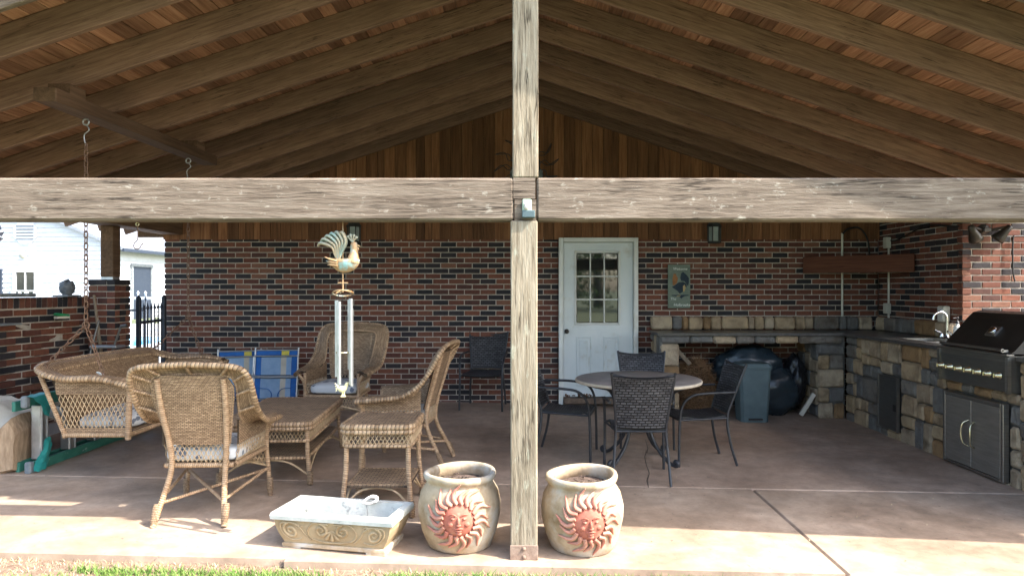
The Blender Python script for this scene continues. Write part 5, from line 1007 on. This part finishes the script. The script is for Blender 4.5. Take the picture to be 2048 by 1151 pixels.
ws = thing('step_stool', 'small folding metal step stool leaning by the brick pillar', 'step stool', (-4.43, 7.15, fz(-4.4))); sO = Vector((-4.43, 7.15, fz(-4.4))); mb = MB(); mb.box(U(215, 692, 7.1), (.28, .17, .025), None, .006); mb.build('tread', MT['alu'], ws, sO); p1, p2 = U(242, 652, 7.1), U(218, 720, 7.05); p3 = U(176, 722, 7.05); p4 = U(198, 640, 7.15); mb = MB()
for (a, b) in ((p1, p2), (p4, p3)): q = b + (b - a) * .0; q.z = q.z; b2 = a + (b - a) * ((a.z - fz(-4.4)) / (a.z - b.z)); mb.tube([a, b2], .011, 8)
mb.tube([p1, p1 + Vector((.06, 0, .01))], .018, 8); mb.build('leg', MT['darksteel'], ws, sO)
# ------------------------------------------------------------------ gate, pool fence, neighbour house
def railing(name, label, A, B, h, m, step, r, cat, bars=(.15, .88), spear=True):
    A, B = Vector(A), Vector(B); root = thing(name, label, cat, A); L_ = (B - A).length; d = (B - A).normalized(); n = int(L_ / step)
    for k in range(n + 1):
        p = d * (L_ * k / n); mb = MB(); mb.tube([p, p + Vector((0, 0, h))], r, 4)
        if spear: mb.lathe([(r * .7, 0), (r * 2, .03), (r * 1.2, .05), (0, .10)], p + Vector((0, 0, h)), 6)
        mb.build('picket', m, root)
    for t in bars: mb = MB(); mb.box(d * L_ / 2 + Vector((0, 0, h * t)), (L_, r * 1.6, r * 3.2), rotz(math.atan2(d.y, d.x))); mb.build('rail', m, root)
    return root
gt = railing('iron_gate', 'black iron gate with spear tips between pillar and house wall', (-4.50, 7.95, .09), (-4.60, 8.60, .09), 1.12, MT['gate'], .10, .011, 'gate')
for (x, y) in ((-4.49, 7.90), (-4.60, 8.66)): mb = MB(); mb.box((x + 4.50, y - 7.95, .62), (.045, .045, 1.26), bev=.004); mb.lathe([(.03, 0), (.034, .02), (0, .06)], (x + 4.5, y - 7.95, 1.25), 6); mb.build('gate_post', MT['gate'], gt)
railing('iron_fence', 'black iron fence run in front of the pool beyond the gate', (-6.95, 10.1, .09), (-5.75, 10.3, .09), 1.2, MT['gate'], .115, .011, 'fence')
railing('pool_fence', 'white picket pool fence on the far side of the pool', (-19, 20.5, .09), (-9, 20.5, .09), 1.22, MT['housesiding'], .22, .025, 'fence', (.12, .9))
nh = thing('white_house', 'white clapboard neighbouring house with grey shingle roof beyond the pool', 'house', (-18.2, 30, .05)); NO = Vector((-18.2, 30, .05)); HX, HY, EZ = -18.2, 30., 3.36
mb = MB(); mb.prism([(-32, 0), (HX, 0), (HX, EZ), (-25.1, EZ + .43 * 6.9), (-32, EZ)], 14, (0, HY + .03, .05)); mb.build('wall', MT['housesiding'], nh, NO)
k = 0; z = .1
while z < EZ + 2.9:
    x1 = HX if z < EZ else -25.1 + (6.9 - (z - EZ) / .43); x0 = -32 if z < EZ else -25.1 - (6.9 - (z - EZ) / .43)
    if x1 - x0 > .3: mb = MB(); mb.prism([(0, 0), (-.05, 0), (-.006, .197), (0, .197)], x1 - x0, (x0, HY + .03, z + .05), ((0, 1, 0), (0, 0, 1), (1, 0, 0))); mb.build('clapboard', MT['housesiding'], nh, NO)
    if z < EZ - .1: mb = MB(); mb.prism([(0, 0), (.05, 0), (.006, .197), (0, .197)], 14, (HX, HY + .03, z + .05), ((1, 0, 0), (0, 0, 1), (0, 1, 0))); mb.build('clapboard', MT['housesiding'], nh, NO)
    z += .2
ra = math.atan(.43)
for sg in (1, -1):
    mb = MB(); L_ = 7.5 / math.cos(ra); mb.box((sg * L_ / 2, 7, .06), (L_, 14.7, .12)); o = mb.build('roof', MT['houseroof'], nh); o.location = Vector((-25.1, HY, EZ + .43 * 6.9 + .06)) - NO; o.rotation_euler = (0, sg * ra, 0)
mb = MB(); mb.box((HX + .62, HY + 7, EZ - .20), (.13, 14.6, .13)); mb.build('gutter', MT['shutter'], nh, NO)
def hwin(px0, px1, z0, z1):
    x0, x1 = (px0 - CX) * HY / F, (px1 - CX) * HY / F; mb = MB()
    for (a, b, c, d) in ((x0 - .12, x0, z0 - .1, z1 + .12), (x1, x1 + .12, z0 - .1, z1 + .12), (x0, x1, z1, z1 + .12), (x0, x1, z0 - .1, z0), (x0, x1, (z0 + z1) / 2 - .03, (z0 + z1) / 2 + .03), ((x0 + x1) / 2 - .02, (x0 + x1) / 2 + .02, z0, z1)): mb.box(((a + b) / 2, HY - .05, (c + d) / 2), (b - a - .002, .09, d - c))
    wf = mb.build('window', MT['housesiding'], nh, NO); mb = MB(); mb.box(((x0 + x1) / 2, HY - .028, (z0 + z1) / 2), (x1 - x0, .03, z1 - z0)); mb.build('pane', MT['glass'], wf, NO)
hwin(34, 71, .55, 2.2); mb = MB(); mb.box(((-6 - CX) * HY / F, HY - .03, 1.4), (.5, .08, 1.9), None, .01); mb.build('shutter', MT['shutter'], nh, NO)
mb = MB(); xv = (52 - CX) * HY / F; mb.prism([(xv + .55 * math.cos(R(22.5 + 45 * k)), 3.95 + .55 * math.sin(R(22.5 + 45 * k))) for k in range(8)], .06, (0, HY - .06, 0)); vn = mb.build('gable_vent', MT['housesiding'], nh, NO)
for k in range(5): mb = MB(); mb.box((xv, HY - .075, 3.65 + .14 * k), (.75, .03, .05), rotx(R(30))); mb.build('louvre', MT['houseroof'], vn, NO)
mb = MB(); mb.lathe([(0, .03), (.14, .03), (.16, 0)], ((47 - CX) * HY / F, HY - .03, 2.95), 20, rotx(R(90))); mb.build('wall_thermometer', MT['tarp'], nh, NO)
mb = MB(); mb.box((HX + .03, 32.2, 1.25), (.06, 1.5, 2.5)); dd = mb.build('door', MT['shutter'], nh, NO); mb = MB()
for (y0, y1, z0, z1) in ((31.3, 31.45, 0, 2.62), (32.95, 33.1, 0, 2.62), (31.45, 32.95, 2.5, 2.62)): mb.box((HX + .05, (y0 + y1) / 2, (z0 + z1) / 2), (.1, y1 - y0, z1 - z0))
mb.build('door_trim', MT['slate'], nh, NO)
pw = thing('garden_pinwheel', 'dark metal pinwheel on a stake beyond the garden wall', 'garden ornament', (-7.05, 9, .05)); mb = MB(); mb.tube([(0, .03, 0), (0, .03, 2.14)], .012, 6); mb.build('stake', MT['black'], pw)
for k in range(10): a = k * math.pi / 5; mb = MB(); u = Vector((math.cos(a), 0, math.sin(a))); t = Vector((-u.z, 0, u.x)); mb.sheet([[Vector((0, 0, 2.14)) + u * r + t * q * r * .22 + Vector((0, q * .02, 0)) for q in (-1, 0, 1)] for r in (.03, .09, .15)], .004); mb.build('blade', MT['black'], pw)
# ------------------------------------------------------------------ trees behind the viewpoint (seen mirrored in the door panes)
random.seed(3)
def tree():
    root = thing('shade_tree', 'x', 'tree'); mb = MB(); mb.tube([(0, 0, 0), (.1, 0, 2), (0, .1, 4.5), (.1, 0, 8)], [.35, .27, .2, .08], 10)
    for k in range(7): a = k * .9; mb.tube([(0, 0, 2.6 + k * .5), (math.cos(a) * 1.6, math.sin(a) * 1.6, 4 + k * .6), (math.cos(a) * 2.8, math.sin(a) * 2.8, 5 + k * .6)], [.12, .08, .03], 6)
    mb.build('trunk', MT['bark'], root); vs_ = []; fs = []
    cl = [(random.gauss(0, 1.7), random.gauss(0, 1.7), random.uniform(.9, 9.0), random.uniform(.8, 1.6)) for _ in range(40)]
    for (cx, cy, cz, r) in cl:
        for _ in range(150):
            d = Vector((random.gauss(0, 1), random.gauss(0, 1), random.gauss(0, 1))).normalized() * r * random.random() ** .4; c = Vector((cx, cy, cz)) + d; u = Vector((random.gauss(0, 1), random.gauss(0, 1), random.gauss(0, 1))).normalized() * .13; v = u.cross(Vector((random.gauss(0, 1), random.gauss(0, 1), random.gauss(0, 1)))).normalized() * .08; k = len(vs_); vs_ += [c - u, c + v, c + u, c - v]; fs.append((k, k + 1, k + 2, k + 3))
    mb = MB(); mb.add(vs_, fs); mb.build('crown', MT['leaf'], root); return root
t0 = tree()
for i, (x, y, s_) in enumerate(((-14, -34, 1.2), (-7, -38, 1.3), (0, -35, 1.2), (6, -39, 1.4), (12, -34, 1.15))):
    o = t0 if i == 0 else copy_tree(t0); o.location = (x, y, -.05); o.rotation_euler = (0, 0, i * 1.3); o.scale = (s_,) * 3; o['label'] = ['leafy shade tree across the lawn, last in its row on the pool side', 'leafy shade tree across the lawn, second from the pool end of its row', 'leafy shade tree across the lawn, middle one of its row', 'tallest leafy shade tree across the lawn', 'leafy shade tree across the lawn, last in its row on the grill side'][i]; o['group'] = 'trees across the lawn'
# ------------------------------------------------------------------ bits of leaf and grit on the slab
random.seed(77); mb = MB()
for k in range(420):
    x = random.uniform(-3.6, 3.7); y = 3.75 + 4.6 * random.random() ** 1.5; z = fz(x) + .002; r = random.uniform(.003, .011); a = random.uniform(0, 6.28); u = Vector((math.cos(a) * r, math.sin(a) * r, random.uniform(0, .004))); v = Vector((-math.sin(a) * r * .45, math.cos(a) * r * .45, random.uniform(0, .003))); c = Vector((x, y, z)); mb.add([c - u, c + v, c + u, c - v], [(0, 1, 2, 3)])
o = mb.build('leaf_litter', MT['drygrass']); o['kind'] = 'stuff'; tag(o, 'tiny dry leaf bits scattered over the concrete floor', 'leaf litter')
